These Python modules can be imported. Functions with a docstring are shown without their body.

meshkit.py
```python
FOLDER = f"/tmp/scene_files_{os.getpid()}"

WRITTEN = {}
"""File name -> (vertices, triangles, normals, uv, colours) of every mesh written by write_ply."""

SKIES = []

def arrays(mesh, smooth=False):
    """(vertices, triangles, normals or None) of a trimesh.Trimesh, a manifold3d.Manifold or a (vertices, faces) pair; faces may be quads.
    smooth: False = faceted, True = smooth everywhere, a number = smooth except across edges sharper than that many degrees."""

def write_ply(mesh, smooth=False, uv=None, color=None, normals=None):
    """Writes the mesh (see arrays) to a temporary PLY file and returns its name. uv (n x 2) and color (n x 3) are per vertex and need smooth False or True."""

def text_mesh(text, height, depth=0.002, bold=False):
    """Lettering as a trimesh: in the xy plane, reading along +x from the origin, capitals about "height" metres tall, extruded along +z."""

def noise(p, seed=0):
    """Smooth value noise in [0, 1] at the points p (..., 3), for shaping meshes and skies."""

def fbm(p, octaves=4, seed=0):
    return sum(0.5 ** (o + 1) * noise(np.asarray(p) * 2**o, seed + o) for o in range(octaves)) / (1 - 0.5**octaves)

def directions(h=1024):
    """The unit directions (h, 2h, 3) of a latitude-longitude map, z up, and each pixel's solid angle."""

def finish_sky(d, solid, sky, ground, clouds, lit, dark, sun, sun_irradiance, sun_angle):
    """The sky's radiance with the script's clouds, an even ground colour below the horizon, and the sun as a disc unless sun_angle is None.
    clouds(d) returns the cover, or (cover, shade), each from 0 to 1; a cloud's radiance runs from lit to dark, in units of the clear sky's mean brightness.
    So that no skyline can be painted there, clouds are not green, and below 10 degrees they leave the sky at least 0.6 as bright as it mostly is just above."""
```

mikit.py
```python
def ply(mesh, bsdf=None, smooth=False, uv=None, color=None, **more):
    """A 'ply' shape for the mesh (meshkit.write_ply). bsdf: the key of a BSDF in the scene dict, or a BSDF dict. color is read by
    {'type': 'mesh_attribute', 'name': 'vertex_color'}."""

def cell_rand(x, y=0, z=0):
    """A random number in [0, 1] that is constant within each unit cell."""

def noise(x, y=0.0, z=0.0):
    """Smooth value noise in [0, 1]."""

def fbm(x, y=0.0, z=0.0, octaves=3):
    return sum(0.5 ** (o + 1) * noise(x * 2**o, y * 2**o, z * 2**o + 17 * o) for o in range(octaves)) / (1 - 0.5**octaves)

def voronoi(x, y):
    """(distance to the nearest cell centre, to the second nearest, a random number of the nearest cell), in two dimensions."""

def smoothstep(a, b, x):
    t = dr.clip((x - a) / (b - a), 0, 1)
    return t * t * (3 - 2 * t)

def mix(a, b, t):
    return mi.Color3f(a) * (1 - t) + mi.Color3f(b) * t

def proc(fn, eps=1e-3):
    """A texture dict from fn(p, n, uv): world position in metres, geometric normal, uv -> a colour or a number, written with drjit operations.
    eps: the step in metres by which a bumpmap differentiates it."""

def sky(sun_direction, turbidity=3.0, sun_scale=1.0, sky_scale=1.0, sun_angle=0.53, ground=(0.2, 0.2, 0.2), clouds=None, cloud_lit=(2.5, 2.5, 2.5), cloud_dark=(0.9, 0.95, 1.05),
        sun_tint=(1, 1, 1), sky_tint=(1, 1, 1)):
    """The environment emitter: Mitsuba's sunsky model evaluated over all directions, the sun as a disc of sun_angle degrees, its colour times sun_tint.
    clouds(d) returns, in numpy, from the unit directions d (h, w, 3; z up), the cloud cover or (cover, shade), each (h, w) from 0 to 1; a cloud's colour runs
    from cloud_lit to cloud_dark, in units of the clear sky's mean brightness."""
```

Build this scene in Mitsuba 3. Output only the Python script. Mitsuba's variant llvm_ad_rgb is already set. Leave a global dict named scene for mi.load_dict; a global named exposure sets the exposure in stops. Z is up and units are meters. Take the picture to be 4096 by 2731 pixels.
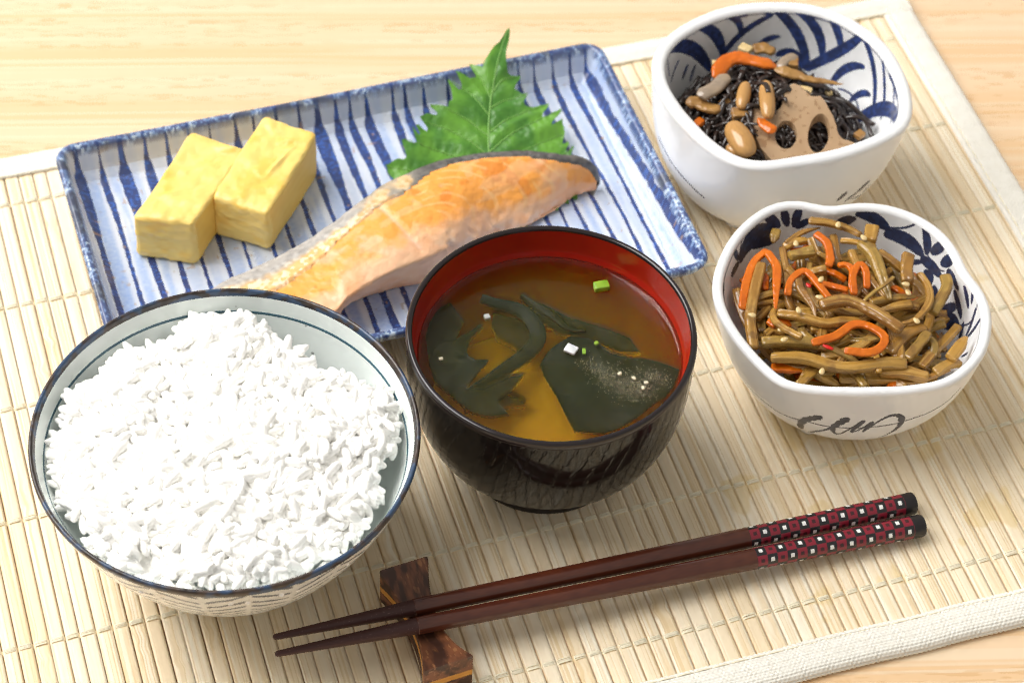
import math
import numpy as np
import trimesh
import drjit as dr
import mitsuba as mi
import shapely
from scipy.spatial import Delaunay
import mikit
import meshkit

# ---------------------------------------------------------------- camera, lamps, exposure (metres, z up, mat surface at z = 0)
T = mi.ScalarTransform4f
scene, labels = {}, {}
EYE = [0.0, -0.5714, 0.66]
scene['camera'] = {'type': 'thinlens', 'fov': 23.6268, 'fov_axis': 'x', 'aperture_radius': 0.0029, 'focus_distance': 0.79, 'near_clip': 0.02, 'far_clip': 30.0,
                   'to_world': T().look_at(origin=EYE, target=[0.0, 0.083025, -0.09609], up=[-0.0582, 0.7548, 0.6534])}
KEY_AT = np.array([-1.12, 0.34, 1.46])
scene['softbox_lamp'] = {'type': 'rectangle', 'to_world': T().look_at(origin=KEY_AT.tolist(), target=[0.0, 0.0, 0.0], up=[0, 0, 1]) @ T().scale([0.78, 0.78, 1.0]),
                         'emitter': {'type': 'area', 'radiance': {'type': 'rgb', 'value': [4.00, 3.93, 3.80]}}, 'bsdf': {'type': 'diffuse', 'reflectance': {'type': 'rgb', 'value': [0.5, 0.5, 0.5]}}}
scene['room_light'] = {'type': 'constant', 'radiance': {'type': 'rgb', 'value': [0.225, 0.217, 0.200]}}
exposure = 1.0
labels['softbox_lamp'] = {'label': 'square white softbox lamp standing to the left of the table', 'category': 'lamp'}

# ---------------------------------------------------------------- helpers
rng = np.random.default_rng(7)


def tag(key, label=None, cat=None, group=None, kind=None):
    labels[key] = {k: v for k, v in (('label', label), ('category', cat), ('group', group), ('kind', kind)) if v}


def numbered(key):
    if key not in scene and key not in labels:
        return key
    i = 1
    while f'{key}_{i:03d}' in scene or f'{key}_{i:03d}' in labels:
        i += 1
    return f'{key}_{i:03d}'


def add(key, mesh, bsdf, smooth=True, **kw):
    key = numbered(key)
    scene[key] = mikit.ply(mesh, bsdf, smooth, **kw)
    return key


def grid(P, uv=None, wrap=False, flip=False):
    """Faces over an (ni, nj, 3) array of points; wrap closes the second index."""
    P = np.asarray(P, float)
    ni, nj = P.shape[:2]
    i, j = np.meshgrid(np.arange(ni - 1), np.arange(nj if wrap else nj - 1), indexing='ij')
    k = (j + 1) % nj
    q = np.stack([i * nj + j, i * nj + k, (i + 1) * nj + k, (i + 1) * nj + j], -1).reshape(-1, 4)
    if flip:
        q = q[:, ::-1]
    m = (P.reshape(-1, 3), np.vstack([q[:, [0, 1, 2]], q[:, [0, 2, 3]]]))
    return m if uv is None else (m, np.asarray(uv, float).reshape(-1, 2))


def join(ms):
    V, Fc, at = [], [], 0
    for m in ms:
        v, f = (m.vertices, m.faces) if hasattr(m, 'vertices') else m
        V.append(np.asarray(v)), Fc.append(np.asarray(f) + at)
        at += len(v)
    return np.vstack(V), np.vstack(Fc)


def resample(pts, n):
    p = np.asarray(pts, float)
    d = np.r_[0, np.cumsum(np.linalg.norm(np.diff(p, axis=0), axis=1))]
    t = np.linspace(0, d[-1], n)
    return np.stack([np.interp(t, d, p[:, k]) for k in range(p.shape[1])], 1)


def spline(pts, n):
    """Catmull-Rom through the points, n samples."""
    p = np.asarray(pts, float)
    if len(p) == 2:
        return resample(p, n)
    q = np.vstack([2 * p[0] - p[1], p, 2 * p[-1] - p[-2]])
    o = []
    for i in range(1, len(q) - 2):
        for t in np.linspace(0, 1, 12, endpoint=False):
            a, b, c, d = q[i - 1:i + 3]
            o.append(0.5 * (2 * b + (c - a) * t + (2 * a - 5 * b + 4 * c - d) * t * t + (3 * b - a - 3 * c + d) * t ** 3))
    o.append(p[-1])
    return resample(o, n)


def sweep(path, wid, hei, sides=10, power=2.6, up=(0, 0, 1), uvid=None, round_end=0.0, twist=0.0):
    """A strip of super-elliptic cross-section swept along the path; wid and hei are half sizes (scalars or per point)."""
    p = np.asarray(path, float)
    n = len(p)
    t = np.gradient(p, axis=0)
    t /= np.linalg.norm(t, axis=1, keepdims=True) + 1e-12
    a = np.cross(t, np.asarray(up, float))
    a /= np.linalg.norm(a, axis=1, keepdims=True) + 1e-9
    b = np.cross(a, t)
    w, h = np.broadcast_to(wid, (n,)).copy(), np.broadcast_to(hei, (n,)).copy()
    ang = np.arange(sides) * 2 * np.pi / sides + np.pi / sides
    ca, sa = np.cos(ang), np.sin(ang)
    ca, sa = np.sign(ca) * np.abs(ca) ** (2 / power), np.sign(sa) * np.abs(sa) ** (2 / power)
    tw = twist * np.linspace(-0.5, 0.5, n)
    a, b = a * np.cos(tw)[:, None] + b * np.sin(tw)[:, None], b * np.cos(tw)[:, None] - a * np.sin(tw)[:, None]
    rings = p[:, None] + w[:, None, None] * ca[None, :, None] * a[:, None] + h[:, None, None] * sa[None, :, None] * b[:, None]
    e0, e1 = p[0] - t[0] * round_end, p[-1] + t[-1] * round_end
    P = np.concatenate([np.broadcast_to(e0, (1, sides, 3)), rings, np.broadcast_to(e1, (1, sides, 3))])
    m = grid(P, wrap=True)
    if uvid is None:
        return m
    s = np.r_[0, np.cumsum(np.linalg.norm(np.diff(p, axis=0), axis=1))]
    s = np.r_[s[0], s, s[-1]]
    return m, np.stack(np.broadcast_arrays(uvid + 0.9 * (np.arange(sides) / sides)[None, :], s[:, None]), -1).reshape(-1, 2)


def lathe(prof, n=128, c=(0, 0), uv=False, start=0.0):
    """Revolved profile of (r, z) about a vertical axis at c; with uv the seam (at angle start) is split and uv = (angle, profile length)."""
    pr = np.asarray(prof, float)
    th = start + np.arange(n + 1 if uv else n) * 2 * np.pi / n
    P = np.stack([c[0] + pr[:, :1] * np.cos(th), c[1] + pr[:, :1] * np.sin(th), np.broadcast_to(pr[:, 1:], (len(pr), len(th)))], -1)
    if not uv:
        return grid(P, wrap=True)
    s = np.r_[0, np.cumsum(np.linalg.norm(np.diff(pr, axis=0), axis=1))]
    return grid(P, np.stack(np.broadcast_arrays((th - start)[None, :], s[:, None]), -1))


def sheet(poly, zfun, thick, step):
    """A thin body of the polygon's outline: a top sheet at zfun(xy), a bottom sheet 'thick' below, and its edge."""
    pg = shapely.Polygon(poly).buffer(0)
    return sheet_poly(max(pg.geoms, key=lambda g: g.area) if pg.geom_type != 'Polygon' else pg, zfun, thick, step)


def sheet_poly(pg, zfun, thick, step):
    loops = []
    for ring in [pg.exterior, *pg.interiors]:
        m = max(8, int(ring.length / step))
        own = np.array(ring.coords)[:-1]
        d = np.unique(np.r_[np.linspace(0, ring.length, m, endpoint=False), [ring.project(shapely.Point(q)) for q in own]])
        d = d[np.r_[True, np.diff(d) > step * 0.12]]
        loops.append(np.array([ring.interpolate(x).coords[0] for x in d]))
    x0, y0, x1, y1 = pg.bounds
    gx, gy = np.meshgrid(np.arange(x0, x1, step), np.arange(y0, y1, step))
    g = np.c_[gx.ravel(), gy.ravel()]
    g[:, 0] += (np.round((g[:, 1] - y0) / step) % 2) * step / 2
    g = g[shapely.contains_xy(pg.buffer(-0.45 * step), g[:, 0], g[:, 1])]
    pts = np.vstack(loops + [g])
    tri = Delaunay(pts).simplices
    c = pts[tri].mean(1)
    tri = tri[shapely.contains_xy(pg, c[:, 0], c[:, 1])]
    e1, e2 = pts[tri[:, 1]] - pts[tri[:, 0]], pts[tri[:, 2]] - pts[tri[:, 0]]
    neg = e1[:, 0] * e2[:, 1] - e1[:, 1] * e2[:, 0] < 0
    tri[neg] = tri[neg][:, ::-1]
    z = zfun(pts)
    n = len(pts)
    V = np.vstack([np.c_[pts, z], np.c_[pts, z - thick]])
    Fc = [tri, tri[:, ::-1] + n]
    at = 0
    for lp in loops:
        i = at + np.arange(len(lp))
        j = at + (np.arange(len(lp)) + 1) % len(lp)
        Fc += [np.stack([i, i + n, j], 1), np.stack([j, i + n, j + n], 1)]
        at += len(lp)
    return V, np.vstack(Fc)


def rounded_box(h, r, n=14):
    """Surface of a box of half sizes h with rounded edges, as a grid cube (vertices in local metres, faces)."""
    b = trimesh.creation.box((2, 2, 2))
    s = np.linspace(-1, 1, n + 1)
    u, v = np.meshgrid(s, s, indexing='ij')
    ms = []
    for ax in range(3):
        for sg in (-1, 1):
            P = np.zeros((n + 1, n + 1, 3))
            P[..., ax], P[..., (ax + 1) % 3], P[..., (ax + 2) % 3] = sg, u, v
            ms.append(grid(P, flip=sg < 0))
    m = trimesh.Trimesh(*join(ms), process=False)
    m.merge_vertices(digits_vertex=6)
    h = np.asarray(h, float)
    q = np.asarray(m.vertices) * h
    core = np.clip(q, -(h - r), h - r)
    d = q - core
    ln = np.linalg.norm(d, axis=1, keepdims=True)
    q = core + np.where(ln > 0, r * d / np.maximum(ln, 1e-12), 0)
    return q, np.asarray(m.faces)


def vnoise(p, f, seed=0, octaves=3):
    return meshkit.fbm(np.asarray(p) * f + 50, octaves, seed) - 0.5


def normals_of(m):
    return meshkit.arrays(m, True)[2]


# ---------------------------------------------------------------- materials (defined once, referred to by key)
noise, fbm, sst, mix, cell = mikit.noise, mikit.fbm, mikit.smoothstep, mikit.mix, mikit.cell_rand


def rgb(*c):
    return {'type': 'rgb', 'value': list(c)}


def mat(key, color, rough=0.5, spec=0.5, bump=None, bump_eps=2e-4, **more):
    d = {'type': 'principled', 'base_color': mikit.proc(color) if callable(color) else rgb(*color), 'roughness': mikit.proc(rough) if callable(rough) else rough, 'specular': spec, **more}
    if bump is not None:
        d = {'type': 'bumpmap', 'arbitrary': mikit.proc(bump, bump_eps), 'scale': 1.0, 'bsdf': d}
    scene[key] = {'type': 'twosided', 'bsdf': d}
    return key


def ink(p, table):
    """How much of the point p = (x, y), in millimetres on the unrolled wall, is under one of the brush strokes (x0, y0, x1, y1, half width, bend)."""
    x, y = p
    m = mi.Float(0)
    rag = (noise(x * 2.1, y * 2.1, 3.0) - 0.5) * 0.22
    for x0, y0, x1, y1, w, b in table:
        dx, dy = x1 - x0, y1 - y0
        l2 = dx * dx + dy * dy
        l = math.sqrt(l2)
        t = ((x - x0) * dx + (y - y0) * dy) / l2
        s = ((x - x0) * dy - (y - y0) * dx) / l - b * l * 4 * t * (1 - t)
        over = dr.maximum(dr.maximum(-t, t - 1), 0) * l
        tc = dr.clip(t, 0, 1)
        if w > 0.45:
            ww = w * (0.35 + 0.65 * dr.sqrt(dr.maximum(1 - dr.square(tc * 1.7 - 0.75), 0.0)))
        else:
            ww = mi.Float(w)
        d = dr.sqrt(dr.square(s) + dr.square(over)) - ww - rag * min(1.0, w)
        m = dr.maximum(m, 1 - sst(-0.16, 0.16, d))
    return m

# ---------------------------------------------------------------- measured tables (metres; brush strokes in millimetres on the unrolled wall)
RIM_A = [42.09,41.7,41.33,41.09,41.09,41.2,41.25,41.18,41.03,40.92,40.91,40.94,40.93,40.8,40.58,40.32,39.99,39.58,39.18,38.97,38.94,39.01,39.1,39.22,39.39,39.61,39.87,40.2,40.67,41.27,41.91,42.49,42.96,43.21,43.19,42.94,42.53,41.98,41.36,40.72,40.21,39.95,39.79,39.7,39.86,40.33,40.92,41.53,42.18,42.76,42.95,42.49,41.54,40.36,39.12,38.16,37.66,37.42,37.35,37.52,37.8,38.15,38.74,39.55,40.47,41.57,42.86,43.79,43.92,43.59,43.1,42.56]
CEN_A = [0.0929,0.0892]
RIM_B = [43.7,42.96,41.94,40.86,40.37,40.76,41.61,42.44,43.13,43.67,44.0,44.13,44.08,43.86,43.47,42.88,42.09,41.12,40.01,39.16,39.48,41.16,43.15,44.53,45.19,45.32,45.09,44.71,44.37,44.08,43.79,43.52,43.31,43.27,43.38,43.52,43.6,43.54,43.36,43.13,42.9,42.74,42.69,42.8,43.04,43.42,44.04,44.73,44.84,44.1,43.01,42.02,41.12,40.41,40.08,39.94,40.0,40.45,41.15,41.91,42.82,43.92,44.85,45.38,45.65,45.83,45.92,45.76,45.4,45.04,44.7,44.27]
CEN_B = [0.1144,-0.0082]
INK_A = [[149.69,39.55,142.79,29.81,1.52,0.15],[161.43,39.25,150.07,22.03,2.4,0.1],[150.64,21.08,131.41,37.44,1.57,0.05],[134.42,23.39,126.91,27.4,1.39,0.1],[129.23,39.6,112.36,17.06,2.15,0.05],[120.84,39.75,107.74,23.34,2.15,0.1],[107.75,39.55,101.58,30.36,1.9,0.05],[111.83,17.21,94.48,39.75,2.28,-0.05],[99.41,16.36,89.22,29.01,1.9,0.12],[92.82,39.65,71.24,19.02,1.52,0.03],[79.81,38.24,65.23,23.84,1.14,0.02],[67.08,37.84,55.26,31.17,0.81,0.0],[56.85,39.0,47.53,39.9,0.46,0.0],[86.86,15.71,79.74,22.94,1.52,0.1],[95.02,15.41,78.22,14.71,0.4,0.1],[178.28,39.9,157.17,18.92,2.91,0.08],[174.08,30.41,181.4,25.65,0.66,0.0],[168.81,24.79,172.81,21.43,0.86,0.0],[164.55,22.58,168.68,18.07,0.71,0.0],[77.98,12.5,45.27,39.9,2.91,0.1],[125.36,20.28,116.18,20.13,1.77,0.1],[119.01,18.52,111.14,16.91,1.77,0.0],[183.18,38.14,181.83,29.01,0.63,0.0]]
INK_B = [[155.71,32.76,152.02,27.22,1.93,0.0],[149.5,32.09,148.74,26.46,1.55,0.0],[144.69,31.8,146.24,25.67,1.55,0.0],[141.91,27.84,145.18,24.92,1.35,0.0],[170.37,27.97,155.39,27.09,3.87,0.1],[163.78,25.8,154.78,22.51,1.93,0.0],[175.71,33.13,173.74,27.55,1.45,0.0],[180.73,26.84,174.3,26.17,1.45,0.0],[173.29,25.3,168.77,33.13,0.39,0.1],[191.19,32.3,200.25,33.13,1.61,0.0],[130.21,28.55,125.81,29.09,2.32,0.0],[123.16,31.55,113.76,26.55,2.42,0.05],[113.8,26.88,104.32,33.09,0.45,-0.12],[112.3,24.67,99.86,23.21,2.84,0.06],[100.19,31.88,97.76,24.67,1.93,0.05],[92.01,32.92,95.56,26.38,1.93,0.0],[85.35,33.05,89.84,26.17,2.13,0.0],[97.74,21.55,89.21,21.88,2.26,0.0],[94.5,18.42,91.18,16.46,2.0,0.1],[97.25,24.34,87.88,24.59,0.39,-0.2],[111.85,12.79,104.6,12.5,2.58,0.0],[85.16,26.88,77.23,27.26,1.93,0.1],[77.5,24.13,69.82,20.05,1.55,0.0],[73.56,30.59,68.91,26.09,1.29,0.0],[69.3,33.13,68.19,29.01,0.9,0.0],[68.41,17.34,65.14,33.13,0.39,-0.2],[78.12,10.79,67.03,16.25,3.22,0.1],[63.56,16.63,66.85,19.92,1.03,0.0],[61.28,20.3,64.57,29.92,0.97,0.0],[59.78,21.26,58.39,32.51,0.84,0.0],[75.3,19.42,80.33,11.96,2.13,0.0],[88.61,16.0,85.13,14.55,1.77,0.0],[51.44,22.01,52.89,17.88,0.64,0.0],[102.64,17.38,98.12,20.63,0.97,0.0]]
OUT_B = [[88.11,16.92,96.31,17.02,0.35,0.0],[96.31,17.02,104.47,17.45,0.35,0.0],[104.47,17.45,112.39,18.69,0.35,0.0],[144.98,20.47,153.52,22.05,0.35,0.0],[153.52,22.05,161.26,24.88,0.35,0.0],[161.26,24.88,164.65,29.14,0.35,0.0],[117.91,23.58,116.69,22.53,1.69,0.0],[116.69,22.53,114.94,21.28,1.61,0.0],[114.94,21.28,113.21,19.27,1.51,0.0],[113.21,19.27,111.97,15.72,1.4,0.0],[111.97,15.72,111.3,9.35,1.22,0.0],[114.0,7.0,116.45,10.88,0.75,0.0],[116.45,10.88,118.32,12.89,0.69,0.0],[118.32,12.89,119.92,14.52,0.66,0.0],[119.92,14.52,121.28,16.15,0.64,0.0],[121.28,16.15,122.45,18.02,0.73,0.0],[122.45,18.02,123.75,20.18,0.93,0.0],[123.75,20.18,125.44,22.58,1.22,0.0],[125.44,22.58,126.46,23.82,1.63,0.0],[126.46,23.82,125.53,22.48,1.79,0.0],[125.53,22.48,123.8,20.23,1.61,0.0],[123.8,20.23,122.6,17.78,1.34,0.0],[122.6,17.78,122.74,14.33,0.99,0.0],[122.74,14.33,124.07,11.94,0.63,0.0],[124.07,11.94,125.65,13.42,0.47,0.0],[125.65,13.42,127.14,15.91,0.47,0.0],[127.14,15.91,128.45,17.88,0.48,0.0],[128.45,17.88,129.64,19.56,0.5,0.0],[129.64,19.56,130.81,21.19,0.59,0.0],[130.81,21.19,132.05,22.82,0.81,0.0],[132.05,22.82,131.42,21.33,1.0,0.0],[131.42,21.33,129.99,18.55,0.93,0.0],[129.99,18.55,128.88,15.72,0.77,0.0],[128.88,15.72,129.15,14.96,0.6,0.0],[129.15,14.96,130.66,16.39,0.51,0.0],[130.66,16.39,132.17,18.07,0.49,0.0],[132.17,18.07,133.25,19.51,0.51,0.0],[133.25,19.51,134.52,21.43,0.59,0.0],[134.52,21.43,135.2,22.0,0.75,0.0],[135.2,22.0,134.2,19.46,0.82,0.0],[134.2,19.46,133.1,16.59,0.69,0.0],[133.1,16.59,132.86,15.53,0.53,0.0],[132.86,15.53,133.66,16.92,0.47,0.0],[133.66,16.92,135.05,19.37,0.47,0.0],[135.05,19.37,136.53,21.62,0.48,0.0],[136.53,21.62,137.76,23.2,0.51,0.0],[137.76,23.2,138.86,24.3,0.57,0.0],[138.86,24.3,140.0,25.17,0.63,0.0],[140.0,25.17,141.32,25.79,0.73,0.0],[141.32,25.79,142.99,25.6,0.88,0.0],[142.99,25.6,144.56,23.92,1.12,0.0],[144.56,23.92,145.12,20.61,1.22,0.0],[145.12,20.61,144.97,17.4,1.12,0.0],[144.97,17.4,144.33,15.05,0.94,0.0],[144.33,15.05,143.49,12.99,0.77,0.0],[143.49,12.99,142.53,11.07,0.63,0.0],[142.53,11.07,141.43,9.4,0.5,0.0],[141.43,9.4,140.06,8.34,0.4,0.0],[113.44,18.98,118.42,18.22,0.35,0.0],[118.42,18.22,123.57,17.98,0.35,0.0],[123.57,17.98,128.81,18.22,0.35,0.0],[128.81,18.22,134.09,18.69,0.35,0.0],[134.09,18.69,139.36,19.27,0.35,0.0],[139.36,19.27,144.53,19.94,0.35,0.0]]
OUT_A = [[75.0,23.88,87.08,20.83,0.46,0.0],[87.08,20.83,96.16,19.36,0.46,0.0],[96.16,19.36,103.63,17.61,0.46,0.0],[155.08,23.54,152.48,21.17,1.11,0.0],[165.11,23.37,161.37,20.38,1.32,0.0],[161.37,20.38,156.86,18.18,0.81,0.0],[167.75,19.3,166.55,14.51,0.71,0.0],[166.55,14.51,159.69,17.16,0.51,0.0]]
BURDOCK = [([[0.1016,0.0274,0.042],[0.1084,0.0268,0.042],[0.1146,0.0249,0.042],[0.1196,0.0218,0.042]],2.52),([[0.0935,0.0183,0.0402],[0.0988,0.023,0.0402],[0.1058,0.0267,0.0402]],1.68),([[0.0931,0.0176,0.0393],[0.1011,0.0213,0.0393]],2.8),([[0.0943,0.0106,0.0411],[0.1029,0.0139,0.0411]],3.64),([[0.0905,0.0253,0.0384],[0.0892,0.0197,0.0384]],3.36),([[0.0925,0.0175,0.0393],[0.0932,0.0045,0.0393],[0.0937,-0.0083,0.0393],[0.095,-0.012,0.0393]],2.52),([[0.0847,0.0068,0.0402],[0.0822,-0.0048,0.0402],[0.0803,-0.0184,0.0402],[0.0811,-0.0314,0.0402]],3.64),([[0.0967,0.0015,0.042],[0.0976,-0.0052,0.042],[0.1013,-0.0124,0.042],[0.1022,-0.0168,0.042]],2.52),([[0.0895,-0.0159,0.042],[0.0972,-0.0179,0.042],[0.1049,-0.0202,0.042],[0.111,-0.0187,0.042],[0.1176,-0.0178,0.042]],3.08),([[0.1036,-0.0146,0.0447],[0.1126,-0.0117,0.0447],[0.1207,-0.0155,0.0447],[0.1307,-0.0235,0.0447]],3.92),([[0.1193,0.0178,0.0429],[0.123,0.0127,0.0429],[0.1253,0.0037,0.0429],[0.128,-0.0081,0.0429]],4.21),([[0.1128,0.0206,0.0411],[0.1196,0.0188,0.0411],[0.1247,0.0184,0.0411]],1.96),([[0.1242,0.0278,0.0402],[0.1227,0.0206,0.0402]],4.49),([[0.116,0.0154,0.0411],[0.1184,0.0071,0.0411],[0.1237,-0.0008,0.0411],[0.1272,-0.0066,0.0411]],2.8),([[0.1261,0.0179,0.0393],[0.1298,0.0135,0.0393],[0.1341,0.01,0.0393]],2.8),([[0.1354,0.0129,0.0429],[0.1344,0.0052,0.0429],[0.1346,-0.0001,0.0429]],4.21),([[0.139,0.0056,0.042],[0.1415,-0.0003,0.042],[0.1415,-0.0078,0.042],[0.1366,-0.0156,0.042],[0.1309,-0.0182,0.042]],2.52),([[0.1485,0.0072,0.0402],[0.1486,0.0019,0.0402],[0.146,-0.0043,0.0402],[0.1428,-0.0098,0.0402]],3.92),([[0.1185,-0.0121,0.0456],[0.1226,-0.0073,0.0456],[0.1255,-0.0048,0.0456],[0.1291,-0.0007,0.0456]],1.23),([[0.0841,-0.0275,0.0393],[0.094,-0.0268,0.0393],[0.1049,-0.0281,0.0393],[0.1162,-0.0337,0.0393]],3.64),([[0.0872,-0.0338,0.0393],[0.0981,-0.0337,0.0393],[0.1068,-0.0366,0.0393],[0.1149,-0.0367,0.0393],[0.1249,-0.0338,0.0393],[0.1326,-0.0328,0.0393]],3.92),([[0.1238,-0.0344,0.0357],[0.132,-0.0345,0.0357],[0.1401,-0.0367,0.0357]],4.21),([[0.1109,-0.0359,0.033],[0.1214,-0.0359,0.033],[0.1335,-0.0349,0.033]],3.36),([[0.1274,-0.0285,0.0393],[0.1333,-0.0208,0.0393],[0.1397,-0.0166,0.0393]],3.92),([[0.1329,-0.0309,0.0384],[0.1371,-0.0248,0.0384],[0.1408,-0.0187,0.0384]],3.36),([[0.1476,-0.0299,0.0393],[0.1513,-0.0245,0.0393],[0.1538,-0.0199,0.0393]],3.92),([[0.1428,-0.0337,0.0366],[0.1475,-0.0305,0.0366],[0.1514,-0.0287,0.0366]],3.36),([[0.1382,-0.0318,0.0357],[0.1406,-0.028,0.0357],[0.1419,-0.0258,0.0357]],3.36),([[0.1217,-0.0077,0.0402],[0.1291,-0.0056,0.0402],[0.1376,-0.0035,0.0402]],2.8),([[0.1247,-0.012,0.0411],[0.1298,-0.0101,0.0411],[0.1356,-0.0074,0.0411]],2.8),([[0.102,-0.0195,0.0384],[0.1042,-0.0215,0.0384],[0.1063,-0.0228,0.0384]],2.52),([[0.1033,-0.0113,0.0393],[0.1105,-0.0122,0.0393],[0.116,-0.0133,0.0393]],2.24),([[0.1106,0.0253,0.0384],[0.1113,0.0168,0.0384],[0.1123,0.013,0.0384]],2.52),([[0.0856,-0.0221,0.0366],[0.0884,-0.0197,0.0366],[0.0923,-0.0209,0.0366]],2.24),([[0.1022,-0.0337,0.033],[0.1054,-0.0364,0.033],[0.1103,-0.0389,0.033]],3.36),([[0.1413,-0.0178,0.0357],[0.1433,-0.022,0.0357],[0.1424,-0.0265,0.0357]],2.8)]
CARROT = [([[0.0866,0.0135,0.0402],[0.0819,0.0073,0.0402],[0.0789,-0.0036,0.0402],[0.0776,-0.0141,0.0402]],2.69),([[0.0866,0.0118,0.042],[0.0895,0.0047,0.042],[0.0893,-0.0044,0.042],[0.0888,-0.0141,0.042]],2.92),([[0.093,-0.0079,0.0429],[0.0943,-0.0018,0.0429],[0.0989,0.0024,0.0429],[0.1027,-0.0019,0.0429],[0.1069,-0.0083,0.0429],[0.1096,-0.0096,0.0429]],2.35),([[0.1038,0.0222,0.0411],[0.1076,0.0178,0.0411],[0.1085,0.0109,0.0411],[0.1077,0.007,0.0411]],2.69),([[0.111,0.0072,0.042],[0.1138,0.0074,0.042],[0.1159,0.0045,0.042],[0.1151,-0.0023,0.042],[0.116,-0.006,0.042]],2.58),([[0.1159,-0.0061,0.0429],[0.1157,0.0014,0.0429],[0.1182,0.0069,0.0429],[0.1203,0.0041,0.0429],[0.1205,-0.0027,0.0429]],2.35),([[0.1005,-0.0301,0.0429],[0.1083,-0.0266,0.0429],[0.1146,-0.021,0.0429],[0.1201,-0.0213,0.0429],[0.1248,-0.0253,0.0429],[0.124,-0.0297,0.0429],[0.1195,-0.033,0.0429],[0.1113,-0.0329,0.0429]],2.69),([[0.0871,-0.0192,0.0384],[0.09,-0.016,0.0384],[0.0943,-0.0186,0.0384]],3.36),([[0.1046,0.0077,0.0393],[0.1096,0.0058,0.0393],[0.114,0.0038,0.0393]],2.35),([[0.1015,0.0006,0.0393],[0.1082,-0.0004,0.0393],[0.1143,-0.0022,0.0393]],2.35),([[0.0877,-0.0349,0.0348],[0.0932,-0.0352,0.0348],[0.0986,-0.0355,0.0348]],3.36),([[0.1297,0.0013,0.0393],[0.1318,-0.0008,0.0393],[0.1339,-0.0022,0.0393]],2.52),([[0.0831,-0.0016,0.0384],[0.086,0.0032,0.0384],[0.0859,-0.0029,0.0384]],2.35),([[0.0955,0.0167,0.0375],[0.1001,0.0175,0.0375],[0.1037,0.0209,0.0375]],2.35)]
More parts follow.
